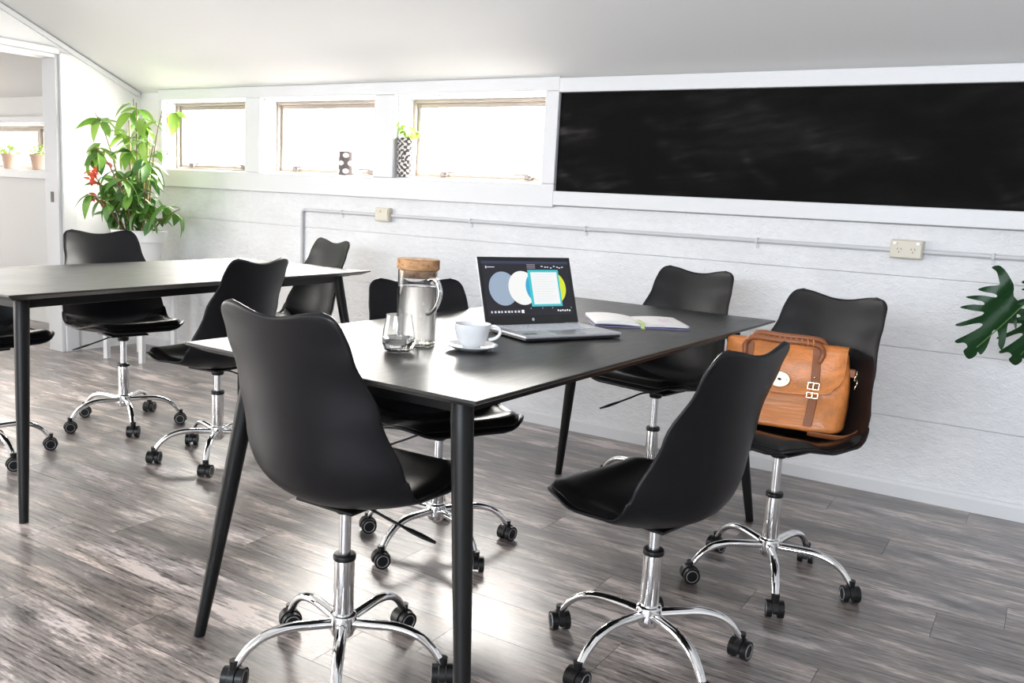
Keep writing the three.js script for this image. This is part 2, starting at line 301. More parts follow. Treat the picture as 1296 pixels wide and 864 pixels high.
{ // moulding up the slope
  const g = rbx(0, 0.022, -0.03, 0.0, -2.3, 2.3, 0.005); g.rotateX(-Math.atan(SL)); const L = 4.6 * Math.cos(Math.atan(SL)); g.translate(X0, HC + SL * (L / 2) - 0.006, L / 2);
  struct('trim_11', g, M.trim, trimLabels[11], 'trim');
}
// horizontal lining boards over the doorway
{ const w = scene.getObjectByName('wall_left');
  for (let k = 0; k < 5; k++) { const y0 = DH + 0.045 + k * 0.14, za = Math.max(DZ0 - 0.1, (y0 + 0.14 + 0.05 - HC) / SL), zb = 4.2; mesh('lining_board', rbx(X0, X0 + 0.008, y0, y0 + 0.136, za, zb, 0.003), M.plain, w); } }
// ceiling: two slopes
{
  const sl = (z0, z1, xa = X0 - 0.12, xb = X1 + 0.2) => { const s = new THREE.Shape([[z0, roof(z0)], [z1, roof(z1)], [z1, roof(z1) + 0.14], [z0, roof(z0) + 0.14]].map(a => new THREE.Vector2(...a))); const g = new THREE.ExtrudeGeometry(s, { depth: xb - xa, bevelEnabled: false }); g.rotateY(-Math.PI / 2); g.translate(xb, 0, 0); return worldUV(g); };
  struct('ceiling', [sl(-0.2, ZR), sl(ZR, Z1 + 0.2), sl(-0.2, ZA + 0.12, XA - 0.2, X0 - 0.12)], M.ceiling, 'white ceiling sloping down to the strip windows', 'ceiling');
}
// far wall behind the camera with unseen glazing added for fill light
const FW = [-2.2, 1.4, 1.2, 2.05];
struct('wall_front', [bx(X0 - 0.12, FW[0], -0.12, 2.6, Z1, Z1 + 0.2), bx(FW[1], X1 + 0.2, -0.12, 2.6, Z1, Z1 + 0.2), bx(FW[0], FW[1], -0.12, FW[2], Z1, Z1 + 0.2), bx(FW[0], FW[1], FW[3], 2.6, Z1, Z1 + 0.2)], M.plain, 'white wall with added windows opposite the chalkboard', 'wall');
function addedWindow(n, label, a0, a1, y0, y1, bays, place) {  // frame and panes for the unseen windows added as fill sources
  const w = new THREE.Group(); w.name = `window_${n}`; w.userData = { kind: 'structure', label, category: 'window' }; scene.add(w);
  const g = [rbx(a0, a1, y0, y0 + 0.06, -0.03, 0.03), rbx(a0, a1, y1 - 0.06, y1, -0.03, 0.03)];
  for (let k = 0; k <= bays; k++) { const x = a0 + 0.03 + (a1 - a0 - 0.06) * k / bays; g.push(rbx(x - 0.03, x + 0.03, y0 + 0.06, y1 - 0.06, -0.03, 0.03)); }
  mesh('frame', g, M.trim, w);
  for (let k = 0; k < bays; k++) { const wd = (a1 - a0 - 0.06) / bays, x = a0 + 0.03 + wd * (k + 0.5); mesh('pane', new THREE.PlaneGeometry(wd - 0.06, y1 - y0 - 0.12).translate(x, (y0 + y1) / 2, 0), M.pane, w); }
  place(w);
}
addedWindow(5, 'unseen row of windows added opposite the chalkboard for fill light', FW[0], FW[1], FW[2], FW[3], 4, w => w.position.set(0, 0, Z1 + 0.1));
addedWindow(6, 'unseen window added in the end wall past the doorway for fill light', -EW[1], -EW[0], EW[2], EW[3], 3, w => { w.rotation.y = Math.PI / 2; w.position.set(X0 - 0.06, 0, 0); });
addedWindow(7, 'unseen window added in the far end of the next room to brighten it', -AW[1], -AW[0], AW[2], AW[3], 2, w => { w.rotation.y = Math.PI / 2; w.position.set(XA - 0.1, 0, 0); });

struct('ground', bx(-60, 60, -3.4, -3.2, -60, 60), STD({ color: lin(0.40, 0.39, 0.37), roughness: 0.9 }), 'pale paved ground outside below the windows', 'ground');
// ------------------------------------------------------------------ electrical fittings
M.cream = STD({ color: lin(0.62, 0.57, 0.47), roughness: 0.4 });
M.creamDark = STD({ color: lin(0.10, 0.09, 0.075), roughness: 0.6 });
M.conduit = STD({ color: lin(0.56, 0.56, 0.57), roughness: 0.35 });  // white pipe painted greyer to stand in for its missing shadow line
const CY = 0.999, CZ = 0.012;
const tubeX = (a, b, y) => new THREE.CylinderGeometry(0.0095, 0.0095, b - a, 12).rotateZ(Math.PI / 2).translate((a + b) / 2, y, CZ);
{
  const c = thing('electrical_conduit', 'thin white conduit pipe running along the wall below the windows', 'conduit');
  mesh('pipe', [tubeX(-3.775, -3.24, CY), tubeX(-3.13, -0.562, CY), tubeX(-0.443, X1 - 0.01, CY)], M.conduit, c);
  mesh('elbow', sweep([V(-3.775, CY, CZ), V(-3.795, CY, CZ), V(-3.81, CY - 0.012, CZ), V(-3.812, CY - 0.035, CZ)], [0.0098], { seg: 10, rad: 10, up: V(0, 0, 1) }), M.conduit, c);
  mesh('drop_pipe', cyl(0.0095, 0.0095, 0.07, CY - 0.035, 12).translate(-3.812, 0, CZ), M.conduit, c);
  for (const x of [-3.5, -2.6, -1.93, -1.1, -0.2, 0.6, 1.5]) mesh('saddle_clip', [rbx(x - 0.006, x + 0.006, CY - 0.013, CY + 0.013, 0, 0.024, 0.004), rbx(x - 0.006, x + 0.006, CY - 0.032, CY - 0.012, 0, 0.004, 0.001)], M.conduit, c);
  const o = thing('power_outlet', 'cream double power outlet on conduit beside the lobed dark green leaf', 'outlet');
  mesh('housing', rbx(-0.562, -0.443, 0.968, 1.042, 0, 0.036, 0.005), M.cream, o);
  mesh('face_plate', rbx(-0.558, -0.447, 0.972, 1.038, 0.036, 0.041, 0.003), M.cream, o);
  for (const s of [-1, 1]) {
    mesh('switch', rbx(-0.5025 + s * 0.042 - 0.007, -0.5025 + s * 0.042 + 0.007, 1.022, 1.034, 0.041, 0.0455, 0.002), STD({ color: lin(0.85, 0.84, 0.8), roughness: 0.35 }), o);
    const sl = [];
    for (const q of [-1, 1]) { const g = new THREE.BoxGeometry(0.0022, 0.008, 0.001).rotateZ(q * 0.5).translate(-0.5025 + s * 0.025 + q * 0.0065, 1.006, 0.0414); sl.push(g); }
    sl.push(new THREE.BoxGeometry(0.0022, 0.008, 0.001).translate(-0.5025 + s * 0.025, 0.994, 0.0414));
    mesh('socket_slots', sl, M.creamDark, o);
  }
  const o2 = thing('power_outlet', 'small cream power outlet on the conduit below the middle strip windows', 'outlet');
  mesh('housing', rbx(-3.235, -3.135, 0.965, 1.04, 0, 0.034, 0.005), M.cream, o2);
  mesh('face_plate', rbx(-3.229, -3.141, 0.971, 1.034, 0.034, 0.038, 0.003), M.cream, o2);
  mesh('switch', rbx(-3.205, -3.19, 1.012, 1.026, 0.038, 0.042, 0.002), M.cream, o2);
  const s = thing('light_switch', 'white light switch plate on the end wall behind the plant', 'switch');
  mesh('plate', rbx(X0, X0 + 0.012, 1.17, 1.29, 0.3, 0.375, 0.004), M.trim, s);
  mesh('rocker', rbx(X0 + 0.012, X0 + 0.016, 1.215, 1.245, 0.328, 0.348, 0.002), M.trim, s);
  const h = thing('wall_hook', 'tiny dark hook on the wall of the next room', 'hook');
  mesh('hook_plate', rbx(-6.345, -6.315, 1.49, 1.515, 0, 0.008, 0.002), M.latch, h); mesh('hook_peg', rbx(-6.335, -6.325, 1.495, 1.507, 0.008, 0.04, 0.004), M.latch, h);
}

// ------------------------------------------------------------------ tables
const tableTex = tex(1024, 2048, (x, y) => { const u = x / 1024 * 0.85, v = y / 2048 * 1.83; const w = u + 0.018 * fbm(v * 1.6, u * 4, 2.0, 3) + 0.006 * fbm(v * 7, u * 10, 5.0, 2); const ring = fbm(w * 24, v * 0.9, 1.0, 4), pore = fbm(w * 260, v * 9, 7.0, 3), cath = Math.sin((w + 0.03 * Math.sin(v * 3.1 + 0.6)) * 210 + fbm(v * 2.2, w * 6, 3, 2) * 7); let t = 0.08 + ring * 0.06 + pore * 0.05 + cath * 0.012; return [t * 1.0, t * 0.945, t * 0.9]; });
const tableRough = tex(512, 1024, (x, y) => { const u = x / 512 * 0.85, v = y / 1024 * 1.83; return 0.42 + 0.12 * fbm(u * 200, v * 9, 7, 3) + 0.06 * fbm(u * 5, v * 5, 3, 3); }, false);
M.tableTop = PHY({ map: tableTex, roughnessMap: tableRough, roughness: 1, ior: 1.55, clearcoat: 0.35, clearcoatRoughness: 0.5, bumpMap: tableRough, bumpScale: 0.0003 });
M.tableLeg = PHY({ color: lin(0.005, 0.005, 0.005), roughness: 0.42, specularIntensity: 0.6 });
function makeTable(cx, cz, th, w, d, label) {
  const t = thing('meeting_table', label, 'table', [cx, 0, cz], th, 'black meeting tables');
  const top = 0.74, tk = 0.022; // top with an undercut, thin looking edge
  const s = (a, b, y) => [V(-a, y, -b), V(a, y, -b), V(a, y, b), V(-a, y, b)];
  const A = w / 2, B = d / 2, rings = [s(A - 0.0015, B - 0.0015, top), s(A, B, top - 0.0015), s(A, B, top - 0.006), s(A - 0.035, B - 0.035, top - tk)];
  const pos = [], uv = [];
  const quad = (a, b, c, e) => { for (const p of [a, b, c, a, c, e]) { pos.push(p.x, p.y, p.z); uv.push((p.x + A) / w, (p.z + B) / d); } };
  quad(rings[0][3], rings[0][2], rings[0][1], rings[0][0]); quad(...rings[3]);
  for (let k = 0; k < 3; k++) for (let i = 0; i < 4; i++) { const j = (i + 1) % 4; quad(rings[k + 1][i], rings[k][i], rings[k][j], rings[k + 1][j]); }
  const g = new THREE.BufferGeometry(); g.setAttribute('position', new THREE.Float32BufferAttribute(pos, 3)); g.setAttribute('uv', new THREE.Float32BufferAttribute(uv, 2)); g.computeVertexNormals();
  mesh('table_top', g, M.tableTop, t);
  const ins = 0.115, fx = A - 0.012, fz = B - 0.03;
  for (const [sx, sz] of [[-1, 1], [1, 1], [1, -1], [-1, -1]]) {
    const p0 = V(sx * (A - ins), top - tk, sz * (B - ins)), p1 = V(sx * fx, 0, sz * fz);
    const leg = mesh('leg', sweep([p0, p0.clone().lerp(p1, 0.5), p1], [0.024, 0.0205, 0.014], { seg: 8, rad: 20, up: V(0, 0, 1) }), M.tableLeg, t);
    const br = mesh('corner_bracket', rbx(-0.045, 0.045, top - tk - 0.008, top - tk, -0.045, 0.045, 0.003), M.tableLeg, t); br.position.set(p0.x, 0, p0.z);
  }
  for (const sx of [-1, 1]) mesh('rail', rbx(sx * (A - ins) - 0.012, sx * (A - ins) + 0.012, top - tk - 0.038, top - tk - 0.001, -B + ins, B - ins, 0.003), M.tableLeg, t);
  for (const sz of [-1, 1]) mesh('rail', rbx(-A + ins, A - ins, top - tk - 0.038, top - tk - 0.001, sz * (B - ins) - 0.012, sz * (B - ins) + 0.012, 0.003), M.tableLeg, t);
  return t;
}
const T1 = { x: -1.257, z: 1.57, th: -0.0246 };
makeTable(T1.x, T1.z, T1.th, 0.838, 1.826, 'dark stained wooden table carrying the laptop, glass jug and notebook');
{ const th = 0.075, w = 0.838, d = 1.826, fr = [-2.835, 0.515]; // from its far corner beside the chair back
  const cx = fr[0] - w / 2 * Math.cos(th) + d / 2 * Math.sin(th), cz = fr[1] + w / 2 * Math.sin(th) + d / 2 * Math.cos(th);
  makeTable(cx, cz, th, w, d, 'dark stained wooden table with nothing on it near the doorway'); }

// ------------------------------------------------------------------ chairs
const prof = [[0.222, 0.028], [0.205, 0.042], [0.15, 0.038], [0.07, 0.013], [-0.01, 0.0], [-0.085, 0.006], [-0.138, 0.038], [-0.168, 0.100], [-0.186, 0.20], [-0.204, 0.31], [-0.236, 0.440]];
const pc = new THREE.CatmullRomCurve3(prof.map(([f, u]) => V(0, u, f)), false, 'centripetal');
const PL = pc.getLength();
const lut = (tab, a) => { for (let i = 1; i < tab.length; i++) if (a <= tab[i][0]) { const k = (a - tab[i - 1][0]) / (tab[i][0] - tab[i - 1][0]), s = k * k * (3 - 2 * k); return tab[i - 1][1] + (tab[i][1] - tab[i - 1][1]) * s; } return tab[tab.length - 1][1]; };
const halfW = a => lut([[0, 0.195], [0.18, 0.232], [0.40, 0.235], [0.55, 0.226], [0.72, 0.200], [0.88, 0.174], [1, 0.163]], a);
const curl = a => lut([[0, 0.0], [0.12, 0.018], [0.32, 0.045], [0.46, 0.085], [0.58, 0.085], [0.74, 0.06], [0.9, 0.028], [1, 0.016]], a);
function shellPoint(a, s, off) { // a along the profile 0..1, s across -1..1
  const al = a * PL, r0 = 0.085, r1 = 0.035; let w = halfW(a);
  if (al < r0) w -= r0 - Math.sqrt(Math.max(0, r0 * r0 - (r0 - al) ** 2));
  const e = PL - al; if (e < r1) w -= r1 - Math.sqrt(Math.max(0, r1 * r1 - (r1 - e) ** 2));
  const dip = sstep(0.8, 1, a) * 0.018 * (Math.cos(s * Math.PI) * -0.5 - 0.3) * 1.0;
  const p = pc.getPointAt(clamp(a, 0, 1)), t = pc.getTangentAt(clamp(a, 0, 1)), n = V(0, -t.z, t.y); // towards the sitter
  if (n.y < 0 && a < 0.5) n.negate(); if (a >= 0.5 && n.z < 0) n.negate();
  return V(s * w, p.y, p.z).addScaledVector(n, curl(a) * Math.pow(Math.abs(s), 2.2) + off).addScaledVector(t, dip);
}
const aMap = i => { const r = 0.5 - 0.5 * Math.cos(i * Math.PI); return r * 0.75 + i * 0.25; };
const shellGeo = slabGrid(56, 28, (i, j) => shellPoint(aMap(i), j * 2 - 1, 0.0045), (i, j) => shellPoint(aMap(i), j * 2 - 1, -0.0045), 0.45);
const padGeo = slabGrid(26, 22, (i, j) => { const s = j * 2 - 1, a = 0.022 + 0.40 * i; const e = Math.min(1, (1 - Math.abs(s)) / 0.22, i / 0.14, (1 - i) / 0.16); return shellPoint(a, s * 0.93, 0.0075 + 0.017 * Math.sqrt(1 - (1 - clamp(e, 0, 1)) ** 2)); }, (i, j) => shellPoint(0.022 + 0.40 * i, (j * 2 - 1) * 0.93, 0.0035), 0.2);
const castRad = 0.243;
const legPts = [[0.018, 0.118], [0.07, 0.1215], [0.13, 0.123], [0.178, 0.112], [0.212, 0.090], [0.233, 0.064], [castRad, 0.050]];
const legGeo = sweep(legPts.map(([r, y]) => V(r, y, 0)), [0.0145, 0.0145, 0.014, 0.0135, 0.0125, 0.0115, 0.0105], { seg: 22, rad: 14, flat: 0.8 });
const hubGeo = lathe([[0.0, 0.085], [0.022, 0.085], [0.026, 0.09], [0.027, 0.098], [0.031, 0.101], [0.032, 0.104], [0.032, 0.134], [0.029, 0.140], [0.02, 0.141], [0, 0.141]], 36);
const sleeveGeo = [lathe([[0.0, 0.139], [0.0235, 0.139], [0.0235, 0.272], [0.022, 0.275], [0.0, 0.275]], 32)];
const collarGeo = lathe([[0, 0.272], [0.0255, 0.272], [0.0262, 0.276], [0.0262, 0.282], [0.024, 0.286], [0.0, 0.286]], 32);
const wheelGeo = new THREE.CylinderGeometry(0.0245, 0.0245, 0.015, 28).rotateZ(Math.PI / 2);
const wheelRim = new THREE.TorusGeometry(0.0175, 0.0017, 8, 28).rotateY(Math.PI / 2);
const hoodGeo = (() => { const s = new THREE.Shape(); s.absarc(0, 0, 0.027, -0.35, Math.PI + 0.15, false); s.lineTo(-0.016, 0.0); s.absarc(0, 0, 0.015, Math.PI, -0.2, true); const g = new THREE.ExtrudeGeometry(s, { depth: 0.014, bevelEnabled: true, bevelSize: 0.001, bevelThickness: 0.001, bevelSegments: 1, curveSegments: 18 }).translate(0, 0, -0.007).rotateY(Math.PI / 2); return merge([g, cyl(0.0105, 0.0115, 0.024, 0.042, 16).translate(0, -0.0, 0)]); })();
const mountTopGeo = lathe([[0, 0], [0.021, 0], [0.024, 0.004], [0.024, 0.018], [0.034, 0.024], [0.05, 0.034], [0.055, 0.040], [0, 0.040]], 32);
const plateGeo = rbx(-0.085, 0.085, 0.028, 0.037, -0.075, 0.075, 0.006, 2);
function makeChair(o) {
  const t = thing('swivel_chair', o.label, 'chair', [o.x, 0, o.z], Math.atan2(o.f[0], o.f[1]), o.group || 'black shell swivel chairs');
  const h = o.h; // underside of the seat bracket
  const sh = mesh('shell', shellGeo, M.shell, t); sh.position.y = h + 0.040 + 0.001;
  const pad = mesh('seat_pad', padGeo, M.leather, t); pad.position.y = h + 0.041;
  const mt = mesh('seat_mount', [mountTopGeo, plateGeo], M.blackPlastic, t); mt.position.y = h;
  const la = o.lever ?? 1.2, D = V(Math.sin(la), 0, Math.cos(la));
  const lv = mesh('lever', sweep([V(0, h + 0.018, 0), D.clone().multiplyScalar(0.05).setY(h + 0.016), D.clone().multiplyScalar(0.10).setY(h - 0.004), D.clone().multiplyScalar(0.145).setY(h - 0.022)], [0.0035], { seg: 12, rad: 8 }), M.blackPlastic, t);
  mesh('lever_handle', sweep([D.clone().multiplyScalar(0.13).setY(h - 0.016), D.clone().multiplyScalar(0.145).setY(h - 0.022), D.clone().multiplyScalar(0.20).setY(h - 0.042), D.clone().multiplyScalar(0.215).setY(h - 0.047)], [0.004, 0.0085, 0.009, 0.005], { seg: 10, rad: 10, flat: 0.6 }), M.blackPlastic, lv);
  mesh('gas_lift', cyl(0.0135, 0.0135, 0.284, h + 0.004, 24), M.chromeSatin, t);
  const sl = mesh('column_sleeve', sleeveGeo, M.chrome, t); mesh('collar', collarGeo, M.blackPlastic, sl);
  mesh('hub', hubGeo, M.chrome, t);
  const yaw = Math.atan2(o.f[0], o.f[1]);
  for (let k = 0; k < 5; k++) {
    const wa = (o.phi + 72 * k) * Math.PI / 180;          // world angle from +x towards +z
    const leg = mesh('leg', legGeo, M.chrome, t); leg.rotation.y = -wa - yaw;
    const c = mesh('caster', hoodGeo, M.blackPlastic, t), q = V(Math.cos(wa) * castRad, 0.0245, Math.sin(wa) * castRad).applyAxisAngle(V(0, 1, 0), -yaw);
    c.position.copy(q); c.rotation.y = (o.swivel ?? 0) + rr(-0.9, 0.9) - yaw;
    for (const s of [-1, 1]) { const w = mesh('wheel', wheelGeo, M.blackPlastic, c); w.position.x = s * 0.0165; const r = mesh('wheel_rim', wheelRim, M.ringGrey, c); r.position.x = s * 0.0238; }
  }
  return t;
}
makeChair({ x: -1.300, z: 2.347, f: [0.0, -1], h: 0.385, phi: -21, lever: -1.2, label: 'black swivel chair at the table end facing the laptop, back turned to the room' });
makeChair({ x: -0.743, z: 1.854, f: [-0.98, -0.2], h: 0.333, phi: 35, lever: -1.1, label: 'black swivel chair set lowest, beside the table, in front of the tan bag' });
makeChair({ x: -0.628, z: 1.197, f: [-0.36, 0.93], h: 0.394, phi: -3, lever: -1.6, label: 'black swivel chair with the tan leather bag on its seat' });
makeChair({ x: -1.225, z: 0.716, f: [-0.2, 0.98], h: 0.400, phi: -18, lever: -0.68, label: 'black swivel chair at the notebook end of the table by the wall' });
makeChair({ x: -1.585, z: 1.607, f: [0.88, 0.47], h: 0.350, phi: 23, lever: -2.1, label: 'black swivel chair pushed under the laptop table behind the glass jug' });
makeChair({ x: -2.821, z: 1.448, f: [-0.99, 0.11], h: 0.352, phi: 50, lever: 3.69, label: 'black swivel chair on the near side of the empty table, between both tables' });
makeChair({ x: -3.556, z: 1.370, f: [0.98, 0.17], h: 0.389, phi: 26, lever: -2.22, label: 'black swivel chair at the empty table in front of the leafy potted plant' });
makeChair({ x: -3.18, z: 0.69, f: [-0.28, 0.96], h: 0.385, phi: 10, lever: 1.0, label: 'black swivel chair at the wall end of the empty table' });
makeChair({ x: -3.495, z: 2.035, f: [1, -0.08], h: 0.400, phi: 2, lever: -2.2, label: 'black swivel chair at the end of the empty table away from the wall' });

// ------------------------------------------------------------------ things on the laptop table
const TY = 0.74;
M.glass = PHY({ color: 0xffffff, transmission: 1, thickness: 0.004, roughness: 0.0, ior: 1.47 });
M.water = PHY({ color: 0xffffff, transmission: 1, thickness: 0.05, roughness: 0.0, ior: 1.33 });
M.cork = STD({ roughness: 0.85, map: tex(256, 128, (x, y) => { const n = fbm(x / 26, y / 16, 3, 4), d = sstep(0.18, 0.3, fbm(x / 9, y / 6, 8, 3)); const t = 0.62 + n * 0.3; return [t * 1.18 - d * 0.16, t * 0.90 - d * 0.18, t * 0.64 - d * 0.16]; }), bumpMap: smallBump, bumpScale: 0.001 });
M.porcelain = PHY({ color: lin(0.86, 0.865, 0.88), roughness: 0.12, clearcoat: 0.4, clearcoatRoughness: 0.05 });
{ // jug
  const j = thing('glass_jug', 'straight glass water jug with a cork lid', 'jug', [-1.324, TY, 2.081], -0.35);
  const R = 0.049, t = 0.0022;
  mesh('body', lathe([[0, 0], [R - 0.004, 0], [R, 0.004], [R, 0.186], [R - 0.001, 0.187], [R - t, 0.186], [R - t, 0.009], [R - t - 0.004, 0.006], [0, 0.006]], 56), M.glass, j);
  mesh('handle', sweep([V(0, 0.165, 0.0495), V(0, 0.171, 0.066), V(0, 0.165, 0.090), V(0, 0.140, 0.102), V(0, 0.110, 0.090), V(0, 0.090, 0.066), V(0, 0.084, 0.0495)].map(v => V(v.z, v.y, 0)), [0.0055], { seg: 34, rad: 12, up: V(0, 0, 1) }), M.glass, j);
  mesh('water', lathe([[0, 0.0052], [R - t - 0.0036, 0.0052], [R - t + 0.0006, 0.0088], [R - t + 0.0006, 0.146], [0, 0.146]], 56), M.water, j);
  mesh('cork_lid', lathe([[0, 0.168], [R - t - 0.001, 0.168], [R - t - 0.001, 0.187], [R + 0.001, 0.1875], [R + 0.0035, 0.1895], [R + 0.0035, 0.211], [R + 0.001, 0.2135], [0, 0.2135]], 48), M.cork, j);
}
{
  const g = thing('drinking_glass', 'small rounded tumbler with a little water beside the jug', 'glass', [-1.290, TY, 2.190]);
  const o = [[0, 0], [0.024, 0], [0.0335, 0.006], [0.0385, 0.02], [0.039, 0.032], [0.0365, 0.052], [0.0325, 0.072], [0.030, 0.088]], i = [[0.0288, 0.088], [0.0312, 0.072], [0.0351, 0.052], [0.0375, 0.032], [0.0370, 0.021], [0.0322, 0.0105], [0.023, 0.008], [0, 0.008]];
  mesh('bowl', lathe([...o, [0.0294, 0.0887], ...i], 48), M.glass, g);
  mesh('water', lathe([[0, 0.0074], [0.0232, 0.0074], [0.0326, 0.0101], [0.0374, 0.0209], [0.0380, 0.032], [0.0378, 0.034], [0, 0.034]], 48), M.water, g);
}
{
  const s = single('saucer', lathe([[0, 0], [0.032, 0], [0.034, 0.002], [0.05, 0.006], [0.064, 0.0125], [0.0655, 0.0145], [0.064, 0.0155], [0.05, 0.0095], [0.034, 0.0062], [0.026, 0.0052], [0, 0.005]], 56), M.porcelain, 'white saucer under the coffee cup', 'saucer');
  s.position.set(-1.186, TY, 2.036);
  const c = thing('coffee_cup', 'white porcelain coffee cup standing on the saucer', 'cup', [-1.186, TY + 0.0053, 2.036], 0.55);
  mesh('bowl', lathe([[0, 0.0], [0.022, 0.0], [0.0235, 0.003], [0.0225, 0.005], [0.031, 0.012], [0.0385, 0.026], [0.043, 0.044], [0.0455, 0.060], [0.0445, 0.061], [0.0425, 0.058], [0.0395, 0.042], [0.035, 0.026], [0.028, 0.015], [0, 0.010]], 56), M.porcelain, c);
  mesh('handle', sweep([V(0.043, 0.054, 0), V(0.054, 0.056, 0), V(0.066, 0.050, 0), V(0.068, 0.038, 0), V(0.058, 0.027, 0), V(0.041, 0.022, 0)], [0.0042], { seg: 22, rad: 10, up: V(0, 0, 1) }), M.porcelain, c);
  mesh('coffee', new THREE.CircleGeometry(0.0405, 40).rotateX(-Math.PI / 2).translate(0, 0.048, 0), STD({ color: lin(0.05, 0.022, 0.01), roughness: 0.15 }), c);
}
{ // laptop; local x runs along its front edge, local z towards the user
  const e = V(0.428, 0, -0.904), FL = V(-1.152, TY, 1.835), wd = 0.327, dp = 0.208;
  const n = V(0.904, 0, 0.428), c = FL.clone().addScaledVector(e, wd / 2).addScaledVector(n, -dp / 2);
  const l = thing('laptop', 'open silver laptop with overlapping coloured circles on its screen', 'laptop', [c.x, TY, c.z], Math.atan2(n.x, n.z));
  const silver = STD({ color: lin(0.56, 0.57, 0.60), metalness: 0.55, roughness: 0.32 }), dark = STD({ color: lin(0.016, 0.016, 0.018), roughness: 0.3 }), keyM = STD({ color: lin(0.62, 0.64, 0.68), roughness: 0.4 });
  mesh('base', rbx(-wd / 2, wd / 2, 0.009, 0.017, -dp / 2, dp / 2, 0.003, 2), silver, l);
  mesh('underside', rbx(-wd / 2 + 0.003, wd / 2 - 0.003, 0.002, 0.0092, -dp / 2 + 0.003, dp / 2 - 0.003, 0.003, 2), dark, l);
  for (const [sx, sz] of [[-1, -1], [1, -1], [-1, 1], [1, 1]]) mesh('rubber_foot', cyl(0.008, 0.008, 0, 0.0025, 12).translate(sx * (wd / 2 - 0.025), 0, sz * (dp / 2 - 0.02)), dark, l);
  const kb = mesh('keyboard_well', rbx(-0.14, 0.14, 0.0168, 0.0172, -0.085, 0.02, 0.0002), STD({ color: lin(0.33, 0.34, 0.37), roughness: 0.5 }), l);
  const keyG = new Map();
  const rowsK = [[14, 1], [14, 1], [13, 1], [12, 1], [11, 1], [0, 0]];
  for (let r = 0; r < 6; r++) {
    const z = -0.0775 + r * 0.0176, widths = r === 5 ? [16, 16, 16, 16, 92, 16, 16, 16, 16, 16] : Array.from({ length: rowsK[r][0] }, (_, i) => (i === 0 || i === rowsK[r][0] - 1) ? 20 + r * 3 : 16.5);
    const tot = widths.reduce((a, b) => a + b + 2.6, 0), sc = 276 / tot; let x = -0.138;
    for (const w of widths) { const ww = w * sc / 1000; const key = ww.toFixed(4); if (!keyG.has(key)) keyG.set(key, rbx(-ww / 2, ww / 2, 0, 0.0016, -0.0074, 0.0074, 0.0007)); const k = mesh('key', keyG.get(key), keyM, kb); k.position.set(x + ww / 2, 0.0171, z + 0.002); x += ww + 2.6 * sc / 1000; }
  }
  mesh('trackpad', rbx(-0.05, 0.05, 0.0168, 0.0174, 0.032, 0.09, 0.0003), STD({ color: lin(0.45, 0.46, 0.49), roughness: 0.25, metalness: 0.3 }), l);
  mesh('sticker', rbx(-0.148, -0.128, 0.0168, 0.0173, 0.06, 0.075, 0.0002), dark, l); mesh('sticker', rbx(-0.124, -0.104, 0.0168, 0.0173, 0.06, 0.075, 0.0002), dark, l);
  const hinge = new THREE.Group(); hinge.name = 'lid'; hinge.position.set(0, 0.0155, -dp / 2 + 0.004); hinge.rotation.x = -20 * Math.PI / 180; l.add(hinge);
  const H = 0.203;
  mesh('lid_shell', rbx(-wd / 2, wd / 2, 0.002, H, -0.007, -0.0012, 0.005, 2), silver, hinge);
  mesh('bezel', rbx(-wd / 2 + 0.0005, wd / 2 - 0.0005, 0.003, H - 0.001, -0.0013, 0.0012, 0.004, 2), dark, hinge);
  mesh('hinge_bar', new THREE.CylinderGeometry(0.0045, 0.0045, 0.22, 14).rotateZ(Math.PI / 2).translate(0, 0.001, -0.003), dark, hinge);
  // what the screen shows
  const cv = document.createElement('canvas'); cv.width = 1024; cv.height = 576; const x = cv.getContext('2d');
  x.fillStyle = '#26262f'; x.fillRect(0, 0, 1024, 576);
  x.fillStyle = '#39415a'; x.fillRect(0, 0, 1024, 26); x.fillStyle = '#2c3040'; x.fillRect(0, 26, 1024, 10);
  const circ = (cx, cy, r, c) => { x.fillStyle = c; x.beginPath(); x.ellipse(cx, cy, r * 0.92, r, 0, 0, 7); x.fill(); };
  circ(215, 290, 178, '#9fb0c6'); circ(440, 285, 180, '#f7f8f6'); circ(640, 280, 178, '#3aa9d6'); circ(800, 285, 175, '#dfe93a');
  x.fillStyle = '#45c6cf'; x.fillRect(520, 92, 372, 392); x.fillStyle = '#f4f6f6'; x.fillRect(552, 118, 318, 342); x.fillStyle = '#dfe6ea'; for (let k = 0; k < 12; k++) x.fillRect(576, 140 + k * 26, 262 - (k % 3) * 34, 4);
  x.fillStyle = '#e6e6ea'; x.fillRect(40, 52, 14, 26); x.font = 'bold 20px sans-serif'; x.fillRect(60, 60, 84, 8); x.fillStyle = '#b9a7b4'; for (let k = 0; k < 3; k++) x.fillRect(520, 34 + k * 18, 100, 6);
  x.fillStyle = '#d8dbe2'; for (const q of [690, 730, 760, 800, 840, 880, 905, 940]) x.fillRect(q, 48 + (q % 3) * 8, 22, 12);
  x.fillStyle = '#d8dbe2'; for (let k = 0; k < 9; k++) x.fillRect(40 + k * 38, 522, 18 + (k % 3) * 4, 22); x.fillStyle = '#f4f4f4'; x.fillRect(388, 516, 32, 34); for (let k = 0; k < 6; k++) x.fillRect(820 + k * 28, 520 + (k % 2) * 4, 18, 18); x.fillStyle = '#aab'; for (const q of [500, 640, 760, 990]) x.fillRect(q, 494, 8, 14);
  const st = new THREE.CanvasTexture(cv); st.colorSpace = THREE.SRGBColorSpace;
  const scr = new THREE.PlaneGeometry(0.305, 0.163).translate(0, 0.108, 0.0014);
  mesh('screen', scr, STD({ color: 0x000000, emissive: 0xffffff, emissiveMap: st, emissiveIntensity: 1.05, roughness: 0.25 }), hinge);
